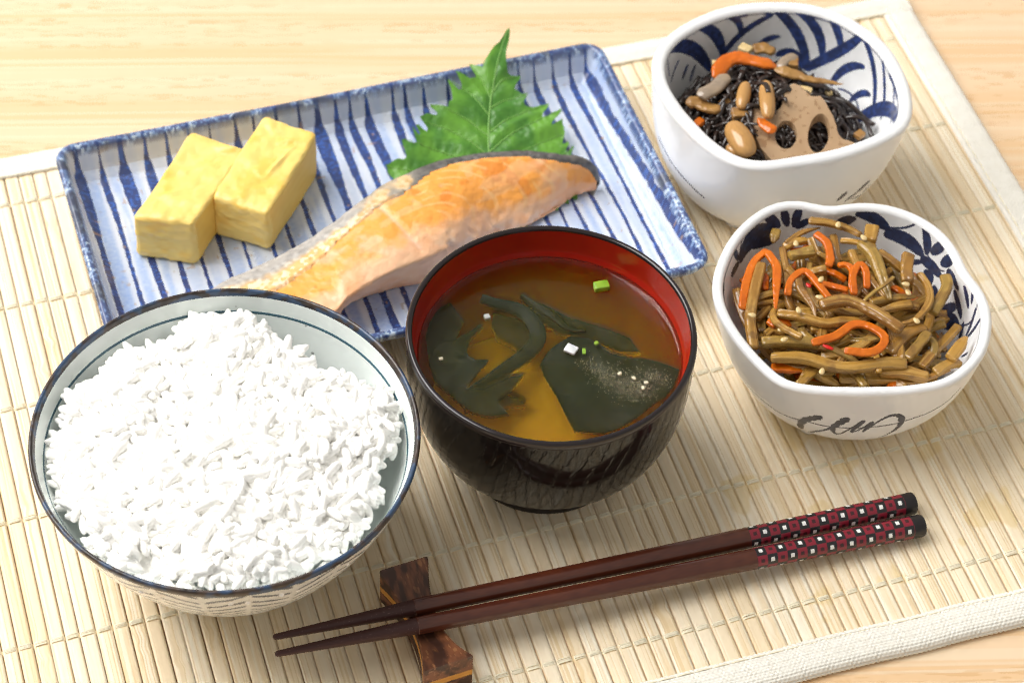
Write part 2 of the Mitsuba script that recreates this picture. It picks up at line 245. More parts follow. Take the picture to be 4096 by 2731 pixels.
SESAME = [[0.1199,0.0181,0.0448],[0.1114,0.0241,0.0443],[0.1045,-0.0018,0.0438],[0.1331,-0.0035,0.0457],[0.0961,-0.0175,0.0448],[0.0803,-0.0205,0.0443],[0.0905,-0.0236,0.0416],[0.0913,-0.029,0.0425],[0.136,-0.0187,0.0443],[0.1342,-0.0051,0.0434],[0.1034,-0.042,0.0425],[0.0967,0.0165,0.0416],[0.1035,-0.0106,0.0443]]
CHILI = [[[0.0996,-0.0029,0.0425],[0.1009,-0.0047,0.0425]],[[0.104,-0.0313,0.0434],[0.1074,-0.0329,0.0434]],[[0.1342,-0.0051,0.0434],[0.1353,-0.0056,0.0434]]]
LOTUS = [[0.0801,0.0767,0.04],[0.0839,0.0817,0.04],[0.0863,0.0816,0.04],[0.0904,0.0793,0.04],[0.0933,0.0825,0.04],[0.094,0.0873,0.04],[0.0959,0.0919,0.04],[0.0978,0.0934,0.04],[0.1002,0.0926,0.04],[0.1025,0.0901,0.04],[0.1047,0.0875,0.04],[0.1076,0.0883,0.04],[0.1093,0.0859,0.04],[0.1106,0.0826,0.04],[0.1119,0.0801,0.04],[0.1135,0.0742,0.04],[0.1161,0.0698,0.04],[0.1198,0.0681,0.04],[0.1177,0.0627,0.04],[0.1064,0.0578,0.04],[0.0949,0.0569,0.04],[0.089,0.0587,0.04],[0.0858,0.0633,0.04],[0.0828,0.071,0.04]]
HOLES = [([0.0948,0.07,0.04],[0.0988,0.0703,0.04],[0.095,0.0763,0.04]),([0.1067,0.0716,0.04],[0.1107,0.0726,0.04],[0.1073,0.0803,0.04]),([0.1163,0.0738,0.04],[0.1191,0.0747,0.04],[0.1151,0.0783,0.04])]
BEANS = [[[0.0803,0.0921,0.045],[0.0782,0.0787,0.045]],[[0.0874,0.0923,0.046],[0.0879,0.0735,0.046]],[[0.0747,0.0708,0.044],[0.0809,0.0559,0.044]],[[0.0737,0.0623,0.041],[0.0769,0.0586,0.041]],[[0.0761,0.0814,0.041],[0.0795,0.0763,0.041]]]
A_CARROT = [[[0.069,0.0949,0.045],[0.072,0.102,0.045],[0.0758,0.1057,0.045],[0.0805,0.1059,0.045],[0.0862,0.1043,0.045],[0.0918,0.1027,0.045]],[[0.0848,0.0741,0.0455],[0.087,0.0706,0.0455],[0.0899,0.0672,0.0455]],[[0.062,0.0776,0.039],[0.0648,0.0755,0.039]]]
A_STRIP = [[[0.0913,0.1013,0.045],[0.0979,0.0991,0.045],[0.1049,0.0969,0.045],[0.1161,0.0953,0.045]],[[0.0585,0.0836,0.042],[0.0627,0.0838,0.042],[0.0669,0.0816,0.042],[0.0715,0.0812,0.042]],[[0.0838,0.1173,0.039],[0.0877,0.1187,0.039],[0.0925,0.1174,0.039]],[[0.0716,0.0833,0.042],[0.0744,0.0863,0.042]]]
A_KONJAC = [[[0.0628,0.084,0.0455],[0.0685,0.0882,0.0455],[0.0713,0.0925,0.0455],[0.0737,0.0961,0.0455]],[[0.0931,0.1039,0.043],[0.0961,0.1091,0.043],[0.1004,0.1108,0.043]]]
A_BITS = [[0.0695,0.1058,0.042],[0.1022,0.0917,0.042],[0.081,0.1161,0.0405],[0.1223,0.0763,0.038],[0.1122,0.0988,0.037],[0.0779,0.0781,0.043],[0.0985,0.1083,0.042]]
A_STRAY = [[[0.1126,0.0993,0.034],[0.1191,0.0957,0.034],[0.1246,0.0914,0.034],[0.1291,0.0877,0.034]],[[0.1178,0.0888,0.034],[0.1253,0.0874,0.034],[0.1283,0.0809,0.034]],[[0.1137,0.1028,0.034],[0.1164,0.0982,0.034],[0.1162,0.0941,0.034]],[[0.053,0.1159,0.034],[0.0564,0.1155,0.034],[0.0578,0.1086,0.034]],[[0.0564,0.1162,0.034],[0.0569,0.1092,0.034],[0.0598,0.1143,0.034]]]
WAKAME_1 = [[0.0111,-0.0547],[0.0096,-0.0498],[0.012,-0.0445],[0.0145,-0.0418],[0.0195,-0.0376],[0.0247,-0.0378],[0.0286,-0.0394],[0.0326,-0.043],[0.039,-0.0446],[0.0435,-0.0442],[0.0487,-0.0453],[0.0559,-0.0483],[0.0538,-0.0556],[0.0513,-0.0599],[0.0469,-0.0644],[0.0425,-0.0696],[0.0375,-0.074],[0.0313,-0.0773],[0.0219,-0.0776],[0.0186,-0.0706],[0.0152,-0.0627]]
WAKAME_2 = [[-0.0194,-0.0406],[-0.0135,-0.0354],[-0.011,-0.0324],[-0.0097,-0.0338],[-0.0105,-0.035],[-0.0139,-0.0401],[-0.0148,-0.0457],[-0.0138,-0.0486],[-0.0118,-0.0499],[-0.0073,-0.049],[-0.0082,-0.0516],[-0.01,-0.0542],[-0.0135,-0.0599],[-0.0189,-0.0644],[-0.0243,-0.0599],[-0.0267,-0.0517],[-0.0259,-0.0449],[-0.0229,-0.0413]]
WAKAME_3 = [[-0.0288,-0.0395],[-0.027,-0.0281],[-0.0213,-0.0241],[-0.0163,-0.0316],[-0.0185,-0.0387],[-0.0206,-0.0474],[-0.0188,-0.0556],[-0.014,-0.0611],[-0.0083,-0.0606],[-0.0004,-0.0542],[0.0047,-0.053],[0.0012,-0.0599],[-0.0036,-0.066],[0.0004,-0.0715],[-0.0052,-0.0727],[-0.0109,-0.0715],[-0.0169,-0.067],[-0.0223,-0.0609],[-0.0268,-0.0512]]
WAKAME_4 = [[-0.0068,-0.0248],[0.0011,-0.026],[0.0065,-0.0308],[0.0078,-0.0384],[0.0044,-0.043],[-0.001,-0.0391],[-0.005,-0.0368],[-0.0072,-0.031]]
WAKAME_5 = [[0.002,-0.0197],[0.01,-0.0217],[0.0193,-0.0271],[0.0285,-0.0299],[0.039,-0.0342],[0.043,-0.0408],[0.0352,-0.0414],[0.0248,-0.0362],[0.0157,-0.0352],[0.009,-0.0296]]
RIB_1 = [[-0.0112,-0.023],[-0.0056,-0.025],[0.001,-0.0264],[0.0058,-0.0304],[0.0085,-0.0362],[0.0075,-0.0415],[0.0038,-0.0468],[-0.0017,-0.0523],[-0.0078,-0.0582],[-0.0139,-0.0632]]
RIB_2 = [[0.0021,-0.0184],[0.0075,-0.0233],[0.0136,-0.028],[0.0183,-0.0329],[0.0242,-0.0342]]
RIB_3 = [[-0.0143,-0.0657],[-0.0068,-0.0643],[0.0001,-0.0621],[0.0053,-0.0634]]
M_BITS = [[0.029,-0.0157],[0.0279,-0.041],[0.0239,-0.0449],[0.0196,-0.0444],[-0.0088,-0.0316],[0.0445,-0.0567],[0.0358,-0.0535],[0.0405,-0.0551],[0.0435,-0.059],[-0.0229,-0.0516]]
M_CLOUD = [[0.0262,-0.0494],[0.0314,-0.054],[0.036,-0.0578],[0.0405,-0.0616],[0.0455,-0.0587],[0.0487,-0.0527],[0.0097,-0.054],[0.0155,-0.0732]]

# ---------------------------------------------------------------- the table
GA = math.radians(5.5)


def wood(p, n, uv):
    x, y = p.x * math.cos(GA) + p.y * math.sin(GA), p.y * math.cos(GA) - p.x * math.sin(GA)
    y = y + 0.0012 * (noise(x * 9, y * 30) - 0.5)
    band = fbm(y * 120, x * 1.2, 1.0, 3)
    line = noise(y * 780, x * 7, 2.0)
    dash = sst(0.56, 0.74, noise(y * 1500, x * 170, 5.0)) * sst(0.40, 0.62, noise(y * 520, x * 9, 8.0)) * sst(0.36, 0.56, noise(y * 60, x * 3, 4.0))
    c = mix((0.72, 0.53, 0.345), (0.69, 0.47, 0.27), sst(0.36, 0.70, band))
    c = mix(c, (0.73, 0.59, 0.42), 0.6 * sst(0.45, 0.8, line))
    return mix(c, (0.57, 0.33, 0.14), 0.5 * dash)


mat('table_wood', wood, 0.42, 0.35, bump=lambda p, n, uv: 0.00004 * noise((p.y - 0.096 * p.x) * 800, p.x * 20))
tb, tf = rounded_box((1.1, 0.7, 0.015), 0.004, 6)
add('table', (tb + [0.0, 0.25, -0.0029 - 0.015], tf), 'table_wood', 30)
tag('table', 'pale yellow wooden table with fine straight grain under the bamboo mat', kind='structure')

# ---------------------------------------------------------------- bamboo place mat: U runs across the slats, V along them
MA = math.radians(19.67)
MU, MV = np.array([math.cos(MA), math.sin(MA), 0]), np.array([-math.sin(MA), math.cos(MA), 0])


def mat_pt(u, v, z):
    u, v, z = np.broadcast_arrays(np.asarray(u, float), np.asarray(v, float), np.asarray(z, float))
    return u[..., None] * MU + v[..., None] * MV + z[..., None] * np.array([0, 0, 1.0])


def bamboo(p, n, uv):
    i, y = uv.x, uv.y
    u, v = p.x * MU[0] + p.y * MU[1], p.x * MV[0] + p.y * MV[1]
    r, r2 = cell(i * 977 + 0.5, 3, 1), cell(i * 977 + 0.5, 9, 4)
    knot = dr.exp(-dr.square((y - (r2 * 0.42 - 0.22)) / 0.012))
    u = u + 0.0013 * knot * (noise(y * 260, i * 977, 2.0) - 0.5)
    fib = noise(u * 2300, y * 14 + r * 40, i * 31)
    fib2 = fbm(u * 900, y * 6 + r * 90, i * 17, 2)
    c = mix((0.82, 0.705, 0.525), (0.79, 0.64, 0.43), r)
    c = mix(c, (0.86, 0.80, 0.66), 0.7 * sst(0.45, 0.8, fib2))
    c = mix(c, (0.66, 0.48, 0.24), 0.6 * sst(0.60, 0.86, fib))
    c = mix(c, (0.66, 0.49, 0.25), 0.45 * sst(0.62, 0.80, fbm(u * 300, y * 28, r * 60, 3)))
    c = mix(c, (0.70, 0.50, 0.17), 0.4 * sst(0.66, 0.72, fbm(u * 75 + 11, v * 60, 4.0, 3)) * sst(0.0, 0.05, u) * sst(0.03, -0.03, v))
    return mix(c, (0.70, 0.52, 0.28), 0.5 * knot * sst(0.4, 0.7, noise(u * 1500, y * 130, 7.0)))


mat('bamboo', bamboo, 0.48, 0.4, bump=lambda p, n, uv: 0.00007 * noise((p.x * MU[0] + p.y * MU[1]) * 1900, uv.y * 22, uv.x * 31))
edge = -0.206
gaps = []
u = edge
while u < 0.1985:
    w = 0.00535 + rng.normal(0, 0.00035)
    nv = 22
    vs = np.linspace(-0.1555, 0.134, nv)
    xs = np.array([-1, -0.96, -0.72, -0.3, 0.15, 0.6, 0.94, 1.0])
    hump = np.array([-0.0016, -0.00017, -0.00004, 0.0, 0.00001, -0.00003, -0.00015, -0.0016])
    tilt, dz = rng.normal(0, 0.022), rng.normal(-0.0001, 0.00006)
    wob = np.interp(vs, np.linspace(-0.16, 0.14, 5), rng.normal(0, 0.00009, 5))
    half = (w - 0.00006) / 2 * (1 + np.interp(vs, np.linspace(-0.16, 0.14, 6), rng.normal(0, 0.006, 6)))
    uu = u + w / 2 + wob[:, None] + half[:, None] * xs[None]
    zz = np.broadcast_to(hump + dz + tilt * xs * w / 2, (nv, 8)) + np.interp(vs, np.linspace(-0.16, 0.14, 7), rng.normal(0, 0.00007, 7))[:, None]
    P = mat_pt(uu, np.broadcast_to(vs[:, None], uu.shape), zz)
    sid = len(gaps) + 1
    m, uvs = grid(P, np.stack(np.broadcast_arrays(np.full(uu.shape, float(sid)), vs[:, None]), -1))
    add('placemat__slat', m, 'bamboo', True, uv=uvs)
    gaps.append((u, w))
    u += w
mat('mat_thread', (0.86, 0.79, 0.60), 0.38, 0.5)
for v0 in (-0.1336, -0.0821, -0.0318, 0.0162, 0.0628, 0.1131):
    ms = []
    for u0, w in gaps:
        for q in range(4):
            s = np.linspace(0, 1, 7)
            uu = u0 + w * (0.02 + 0.96 * s)
            vv = v0 + (q - 1.5) * 0.00042 + 0.00035 * (s - 0.5) + rng.normal(0, 0.00006)
            zz = -0.0009 + 0.00112 * np.minimum(1, np.sin(np.pi * s) * 1.9) ** 0.7
            ms.append(sweep(mat_pt(uu, vv, zz), 0.00024, 0.00020, 5, 2.0))
    add('placemat__thread', join(ms), 'mat_thread', True)


def weave_np(a, b):
    """Height (0 to 1) of a plain tape weave, a and b in cells."""
    row = np.floor(b)
    fa = a + 0.5 * np.mod(row, 2)
    x, y = fa - np.floor(fa) - 0.5, b - row - 0.5
    return np.sqrt(np.maximum(1 - (x * 2.05) ** 2, 0)) * np.sqrt(np.maximum(1 - (y * 2.05) ** 2, 0))


mat('woven_tape', lambda p, n, uv: mix((0.73, 0.70, 0.625), (0.77, 0.75, 0.69), noise(p.x * 700, p.y * 700, p.z * 700)), 0.42, 0.5)


def border(a, b, inward, width):
    """A folded tape along the mat's edge from a to b (mat u, v): flat on top, rolled over at the outside."""
    a, b, inward = np.array(a), np.array(b), np.array(inward)
    L = np.linalg.norm(b - a)
    s = np.linspace(0, 1, int(L / 0.00040))
    prof = resample(spline([(width, 0.00005), (width - 0.0003, 0.0006), (width - 0.0012, 0.0009), (0.011, 0.0009), (0.0108, 0.00060), (0.0104, 0.0009), (0.008, 0.00115), (0.005, 0.0012), (0.0026, 0.0010), (0.001, 0.0004),
                            (0.0002, -0.0006), (0.0, -0.0014), (0.0006, -0.0024), (0.004, -0.0028)], 120), 64)
    arc = np.r_[0, np.cumsum(np.linalg.norm(np.diff(prof, axis=0), axis=1))]
    c = a + (b - a) * s[:, None]
    wav = 0.00028 * (meshkit.noise(np.c_[s * L * 60, s * 0 + a[0] * 9, s * 0]) - 0.5)
    nrm = np.gradient(prof, axis=0)
    nrm = np.stack([nrm[:, 1], -nrm[:, 0]], 1) / (np.linalg.norm(nrm, axis=1, keepdims=True) + 1e-12)
    nrm *= np.sign(nrm[10, 1])
    hgt = 0.00052 * weave_np(s[:, None] * L / 0.00168 + 0.03 * meshkit.noise(np.c_[s * L * 400, s * 0, s * 0])[:, None], arc[None, :] / 0.00102 + 0 * s[:, None])
    d = prof[None, :, 0] + wav[:, None] * 2 + hgt * nrm[None, :, 0]
    uu, vv = c[:, 0][:, None] + inward[0] * d, c[:, 1][:, None] + inward[1] * d
    add('placemat__border', grid(mat_pt(uu, vv, prof[None, :, 1] + wav[:, None] - 0.00022 + hgt * nrm[None, :, 1])), 'woven_tape', True)
    st = []
    for q in np.arange(0.002, L - 0.006, 0.0062):
        e = a + (b - a) / L * q
        f = a + (b - a) / L * (q + 0.0056)
        t = np.linspace(0, 1, 5)
        cc = e + (f - e) * t[:, None] + inward * 0.0108
        st.append(sweep(mat_pt(cc[:, 0], cc[:, 1], 0.0008 + 0.0003 * np.sin(np.pi * t)), 0.00024, 0.0002, 5, 2.0))
    add('placemat__stitching', join(st), 'mat_thread', True)


border((-0.21, -0.1605), (0.2105, -0.1605), (0, 1), 0.0122)
border((0.2105, -0.1602), (0.2105, 0.1375), (-1, 0), 0.0130)
border((0.2100, 0.1378), (-0.21, 0.1378), (0, -1), 0.0108)
tag('placemat', 'cream bamboo slat place mat with woven white border tape under the whole meal', 'place mat')

# ---------------------------------------------------------------- striped plate
PA = math.radians(20.8)
PL, PW = np.array([math.cos(PA), math.sin(PA)]), np.array([-math.sin(PA), math.cos(PA)])
PC0 = np.array([-0.0507, 0.0433])
PC = PC0 + 0.0016 * PW


def plate_pt(u, v, z):
    """World point of plate coordinates measured from PC0."""
    u, v, z = np.broadcast_arrays(np.asarray(u, float), np.asarray(v, float), np.asarray(z, float))
    xy = PC0 + u[..., None] * PL + v[..., None] * PW
    return np.concatenate([xy, z[..., None]], -1)


STRIPES = [(-0.0990, 0.0, 1.5), (-0.0905, 0.0, 1.0), (-0.0823, 0.0, 1.7), (-0.0734, 0.0, 1.3), (-0.0655, 0.0, 1.0), (-0.0570, 0.0, 1.15), (-0.0490, 0.0, 0.8), (-0.0392, 0.0, 1.2), (-0.0320, 0.0, 1.0), (-0.0232, 0.0, 1.2),
           (-0.0142, 0.0, 1.1), (-0.0072, 0.0, 1.9), (0.0, 0.0, 1.3), (0.0072, -0.03, 1.2), (0.0137, -0.03, 1.5), (0.0222, 0.0, 1.2), (0.0300, -0.05, 1.1), (0.0362, -0.03, 1.0), (0.0450, -0.02, 1.0), (0.0530, -0.02, 1.0), (0.0605, -0.02, 1.0),
           (0.0675, 0.0, 0.9), (0.0734, -0.01, 0.9), (0.0810, -0.03, 1.1), (0.0882, -0.03, 0.9), (0.0946, -0.015, 0.95), (0.1017, -0.03, 1.0), (0.1082, -0.03, 0.85)]


def plate_paint(p, n, uv):
    x, y = p.x - PC0[0], p.y - PC0[1]
    u, v = x * PL[0] + y * PL[1], x * PW[0] + y * PW[1]
    wall = sst(0.0085, 0.012, p.z)
    flat = dr.square(dr.clip((0.052 - v) / 0.10, 0, 1))
    dark, wash = mi.Float(0), mi.Float(0)
    rag = (noise(u * 2500, v * 420, 1.0) - 0.5) * 0.0005
    for k, (u0, sl, w) in enumerate(STRIPES):
        d = u - u0 - sl * v + 0.0007 * (noise(v * 55, k * 7.3, 2.0) - 0.5)
        lump = sst(0.062, 0.053, v) * sst(0.018, 0.046, v)
        neck = dr.exp(-dr.square((v - 0.0585) / 0.0028))
        hw = 0.00076 * w * (1 + 0.85 * lump + 0.35 * (noise(v * 90, k * 3.7, 5.0) - 0.5) - 0.62 * neck) + rag
        dark = dr.maximum(dark, 1 - sst(-0.0002, 0.00022, dr.abs(d) - hw))
        d2 = dr.abs(u - u0 - sl * v - 0.0036) - 0.0018 * (0.5 + 1.1 * cell(k * 3.0 + 0.5, 2, 5))
        wash = dr.maximum(wash, (1 - sst(-0.0010, 0.0012, d2)) * (0.35 + 0.65 * cell(k * 5.0 + 0.5, 7, 3)))
    wash = wash * sst(0.12, 0.46, fbm(u * 260, v * 34, 3.0, 3)) * (0.35 + 0.65 * sst(0.060, 0.050, v)) * (0.75 + 0.25 * flat)
    gap = noise(u * 900, v * 1500, 9.0)
    c = mix((0.61, 0.65, 0.725), (0.53, 0.58, 0.68), fbm(u * 70, v * 70, 6.0, 2))
    c = mix(c, (0.15, 0.30, 0.66), 0.95 * wash * (0.75 + 0.4 * (gap - 0.5)))
    navy = mix((0.012, 0.030, 0.145), (0.045, 0.115, 0.40), sst(0.45, 0.85, gap) * 0.9)
    c = mix(c, navy, dark * (0.93 + 0.07 * gap))
    au, av = dr.abs(u) - 0.107, dr.abs(v - 0.0016) - 0.062
    rim = sst(-0.0056, -0.0032, dr.maximum(au, av)) * sst(0.0150, 0.0168, p.z)
    brush = noise(u * 1500, v * 1500, 4.0) * 0.55 + 0.45 * fbm(u * 330, v * 330, 2.0, 2)
    rc = mix((0.022, 0.045, 0.16), (0.17, 0.28, 0.50), sst(0.42, 0.70, brush))
    rc = mix(rc, (0.55, 0.62, 0.66), 0.7 * sst(0.62, 0.76, brush))
    rc = mix(rc, (0.012, 0.014, 0.035), 0.8 * sst(0.60, 0.74, fbm(u * 190 + 5, v * 190, 7.0, 2)))
    c = mix(c, rc, rim * 0.92)
    speck = sst(0.90, 0.95, noise(u * 420, v * 420, 12.0))
    c = mix(c, (0.42, 0.26, 0.10), 0.5 * speck * (1 - rim))
    under = sst(0.0150, 0.0120, p.z) * sst(-0.0010, 0.0004, dr.maximum(au, av))
    return mix(c, (0.62, 0.58, 0.48), under)


mat('plate_glaze', plate_paint, 0.16, 0.5, bump=lambda p, n, uv: 0.00012 * noise(p.x * 330, p.y * 330) + 0.0003 * noise(p.x * 60, p.y * 60), clearcoat=0.3, clearcoat_gloss=0.95)


def rrect(a, b, r, n=44):
    """Outline of a rounded rectangle with 4 n points."""
    r = max(r, 1e-5)
    pts = []
    for q, (sx, sy) in enumerate(((1, 1), (-1, 1), (-1, -1), (1, -1))):
        t = np.linspace(0, np.pi / 2, 13) + q * np.pi / 2
        arc = np.stack([sx * (a - r) + r * np.cos(t), sy * (b - r) + r * np.sin(t)], 1)
        pts.append(arc)
    o = []
    for q in range(4):
        nx = pts[(q + 1) % 4][0]
        o += list(pts[q])
        o += [pts[q][-1] + (nx - pts[q][-1]) * t for t in np.linspace(0, 1, n - 13 + 2)[1:-1]]
    return np.array(o)


rings = []
for d, z in ((0.022, 0.0046), (0.0205, 0.0), (0.0185, 0.0), (0.0170, 0.0045), (0.0105, 0.0058), (0.0052, 0.0105), (0.0018, 0.0150), (0.0004, 0.0172), (0.0, 0.0182), (0.0004, 0.0191), (0.0014, 0.0195), (0.0026, 0.0192),
             (0.0034, 0.0182), (0.0042, 0.0160), (0.0052, 0.0125), (0.0063, 0.0095), (0.0076, 0.0077), (0.0095, 0.0068), (0.0130, 0.0064), (0.0200, 0.0062), (0.030, 0.0061), (0.042, 0.0060), (0.054, 0.0060), (0.0619, 0.0060)):
    o = rrect(0.107 - d, 0.062 - d, max(0.0082 - d, 0.0008))
    sag = 0.0007 * np.cos(o[:, 0] / 0.107 * np.pi / 2) * np.sign(o[:, 1]) * -1
    zz = z + (0.00035 * (meshkit.noise(np.c_[o * 45, o[:, :1] * 0]) - 0.5) if z > 0.004 else 0)
    rings.append(np.c_[PC + o[:, :1] * PL + (o[:, 1:] + sag[:, None]) * PW, np.broadcast_to(zz, (len(o),))])
add('striped_plate', grid(np.array(rings), wrap=True), 'plate_glaze', 50)
tag('striped_plate', 'rectangular white plate with hand painted blue stripes carrying the salmon and omelette', 'plate')

# ---------------------------------------------------------------- rolled omelette pieces
def egg_col(p, n, uv):
    a = fbm(p.x * 150, p.y * 150, p.z * 260, 4)
    c = mix((0.80, 0.585, 0.17), (0.79, 0.52, 0.105), sst(0.45, 0.78, a))
    c = mix(c, (0.83, 0.62, 0.22), 0.5 * sst(0.55, 0.78, noise(p.x * 420, p.y * 420, p.z * 420 + 9)))
    return mix(c, (0.74, 0.42, 0.07), 0.4 * sst(0.66, 0.80, fbm(p.x * 85 + 4, p.y * 85, p.z * 120, 3)))


def egg_cut(p, n, uv):
    return mix((0.80, 0.55, 0.14), (0.76, 0.48, 0.09), fbm(p.x * 120, p.y * 120, p.z * 500, 3))


mat('egg', egg_col, 0.34, 0.5, bump=lambda p, n, uv: 0.0006 * fbm(p.x * 230, p.y * 230, p.z * 330, 3))
mat('egg_cut_face', egg_cut, 0.45, 0.35, bump=lambda p, n, uv: 0.00022 * fbm(p.x * 500, p.y * 500, p.z * 900, 2))


def omelette(bl, br, fr, fl, seed, label, shift=(0, 0), zt=0.0272, cr=()):
    q, f = rounded_box((1, 1, 1), 0.16, 34)
    bl, br, fr, fl = (np.array(a) for a in (bl, br, fr, fl))
    s, t = (q[:, :1] + 1) / 2, (q[:, 1:2] + 1) / 2
    xy = (1 - t) * ((1 - s) * fl + s * fr) + t * ((1 - s) * bl + s * br)
    z = 0.0064 + (q[:, 2] + 1) / 2 * (zt - 0.0064)
    P = np.c_[xy, z]
    nrm = normals_of((P, f))
    side = np.abs(q[:, 0]) > 0.93
    amp = np.where(side, 0.0004, 0.0012)
    disp = amp * vnoise(P, np.array([130, 130, 210]), seed, 4) + 0.0026 * vnoise(P, 60, seed + 3, 2)
    disp += np.where(side, 0.0001, 0.0007) * vnoise(P, np.array([330, 330, 480]), seed + 9, 2)
    lay = 0.00008 * np.sin(P[:, 2] * 1300 + 14 * vnoise(P, 110, seed + 5, 2)) * (q[:, 1] < -0.8) * ~side
    for cx, cy, dx, dy, dep in cr:
        e = np.array([s[:, 0] - cx, t[:, 0] - cy]).T
        along, off = e @ np.array([dx, dy]), e @ np.array([-dy, dx])
        disp -= dep * np.exp(-(off / 0.035) ** 2 - (along / 0.16) ** 2) * (q[:, 2] > 0.7)
    P = P + nrm * (disp + lay)[:, None]
    fc = P[f].mean(1)
    cut = (np.abs(q[f].mean(1)[:, 0]) > 0.985)
    key = numbered('rolled_omelette')
    add(key + '__body', trimesh.Trimesh(P, f[~cut], process=False), 'egg', True)
    for sg in (-1, 1):
        sel = cut & (q[f].mean(1)[:, 0] * sg > 0)
        m = trimesh.Trimesh(P, f[sel], process=False)
        m.remove_unreferenced_vertices()
        add(key + '__cut_face', m, 'egg_cut_face', True)
    tag(key, label, 'omelette')


omelette((-0.1219, 0.0690), (-0.1003, 0.0622), (-0.1150, 0.0222), (-0.1372, 0.0248), 3, 'left piece of yellow rolled omelette nearest the plate rim', cr=((0.75, 0.93, 1, 0.1, 0.0016), (0.35, 0.3, 0.9, 0.4, 0.0006)))
omelette((-0.0962, 0.0800), (-0.0757, 0.0722), (-0.0893, 0.0300), (-0.1106, 0.0368), 8, 'right piece of yellow rolled omelette next to the salmon', cr=((0.7, 0.55, 0.3, 0.95, 0.0012), (0.2, 0.9, 0.9, -0.3, 0.001), (0.62, 0.8, 1, 0.2, 0.0008)))

# ---------------------------------------------------------------- salmon
SK = np.array([[0.0282, 0.0708, 0.0120], [0.0267, 0.0726, 0.0180], [0.0220, 0.0724, 0.0225], [0.0128, 0.0719, 0.0238], [0.0022, 0.0717, 0.0245], [-0.0084, 0.0703, 0.0250], [-0.0181, 0.0683, 0.0250], [-0.0271, 0.0651, 0.0250], [-0.0339, 0.0616, 0.0250], [-0.0406, 0.0576, 0.0245],
               [-0.0492, 0.0515, 0.0240], [-0.0556, 0.0451, 0.0230], [-0.0619, 0.0379, 0.0220], [-0.0651, 0.0348, 0.0210], [-0.0747, 0.0265, 0.0190], [-0.0873, 0.0161, 0.0180], [-0.0998, 0.0068, 0.0180], [-0.1070, 0.0005, 0.0170], [-0.1115, -0.0090, 0.0140]])
BE = np.array([[0.0280, 0.0704, 0.0098], [0.0214, 0.0682, 0.0088], [0.0138, 0.0602, 0.0085], [0.0070, 0.0532, 0.0090], [0.0023, 0.0496, 0.0094], [-0.0066, 0.0434, 0.0102], [-0.0140, 0.0368, 0.0138], [-0.0213, 0.0288, 0.0190], [-0.0284, 0.0208, 0.0215], [-0.0361, 0.0142, 0.0230], [-0.0438, 0.0081, 0.0240],
               [-0.0520, 0.0010, 0.0240], [-0.0581, -0.0057, 0.0240], [-0.0616, -0.0112, 0.0230], [-0.0700, -0.0205, 0.0225], [-0.0810, -0.0265, 0.0210], [-0.0930, -0.0255, 0.0190], [-0.1040, -0.0195, 0.0160], [-0.1105, -0.0115, 0.0140]])
NS, NC, NA, NT = 170, 64, 13, 37
sk, be = spline(SK, NS), spline(BE, NS)
sv = np.linspace(0, 1, NS)
inset = np.interp(sv, [0, 0.1, 0.3, 0.44, 0.50, 0.62, 0.75, 1], [0.0, 0.0006, 0.0006, 0.001, 0.005, 0.0110, 0.0085, 0.0])
dirs = (be - sk)[:, :2]
wid = np.linalg.norm(dirs, axis=1, keepdims=True)
dirs = dirs / np.maximum(wid, 1e-9)
skin_w = np.interp(sv, [0, 0.05, 0.12, 0.2, 0.34, 0.40, 0.46, 0.6, 0.68, 0.85, 1.0], [0.22, 0.18, 0.11, 0.075, 0.07, 0.11, 0.22, 0.27, 0.34, 0.46, 0.5])
P = np.zeros((NS, NC, 3))
z0 = 0.0066
for i in range(NS):
    w, za, zb = wid[i, 0], sk[i, 2], be[i, 2]
    bl = 0.0020 * min(1, w / 0.02)
    r = min(0.0018, 0.2 * w)
    side = spline([(0.0030, z0), (-0.0012, z0 + 0.25 * (za - z0)), (-0.0016, z0 + 0.6 * (za - z0)), (-0.0006, za - 0.0018), (0.3 * r, za - 0.0004)], NA)
    q = np.linspace(0, 1, 9)[1:-1]
    topc = spline([(0.3 * r, za - 0.0004)] + [(w * a, za + (zb - za) * a ** 1.25 + bl * 4 * a * (1 - a)) for a in q] + [(w - 0.3 * r, zb - 0.0003)], NT)
    bel = spline([(w - 0.3 * r, zb - 0.0003), (w - 0.0001, zb - 0.0014), (w - 0.35 * inset[i] + 0.0002, z0 + 0.55 * (zb - z0)), (w - 0.85 * inset[i], z0 + 0.2 * (zb - z0)), (w - inset[i] - 0.0008, z0)], NC - NA - NT + 2)
    cs = np.vstack([side[:-1], topc, bel[1:]])
    P[i, :, :2] = sk[i, :2] + dirs[i] * cs[:, :1]
    P[i, :, 2] = cs[:, 1]
tt = np.r_[np.linspace(-0.4, 0, NA)[:-1], np.linspace(0, 1, NT), np.linspace(1, 1.4, NC - NA - NT + 2)[1:]]
uvS = np.stack(np.broadcast_arrays(sv[:, None], tt[None, :]), -1)
m = grid(P, flip=True)
nr = normals_of(m).reshape(NS, NC, 3)
if nr[NS // 2, NA + NT // 2, 2] < 0:
    nr = -nr
dsp = 0.0012 * vnoise(P, 95, 4, 4) + 0.0005 * vnoise(P, 420, 9, 2)
dsp += np.where(sv > 0.44, 0.0007, 0.0)[:, None] * np.exp(-((tt - skin_w[:, None]) / 0.07) ** 2) * (0.2 + 1.5 * vnoise(P, 230, 12, 2))
dsp += (sv < 0.40)[:, None] * np.exp(-((tt - 1.0) / 0.20) ** 2)[None] * 0.0042 * vnoise(P, np.array([300, 300, 120]), 21, 3)
seam_s = (sv[:, None] - 0.50) + 0.11 * (tt[None] - 0.5)
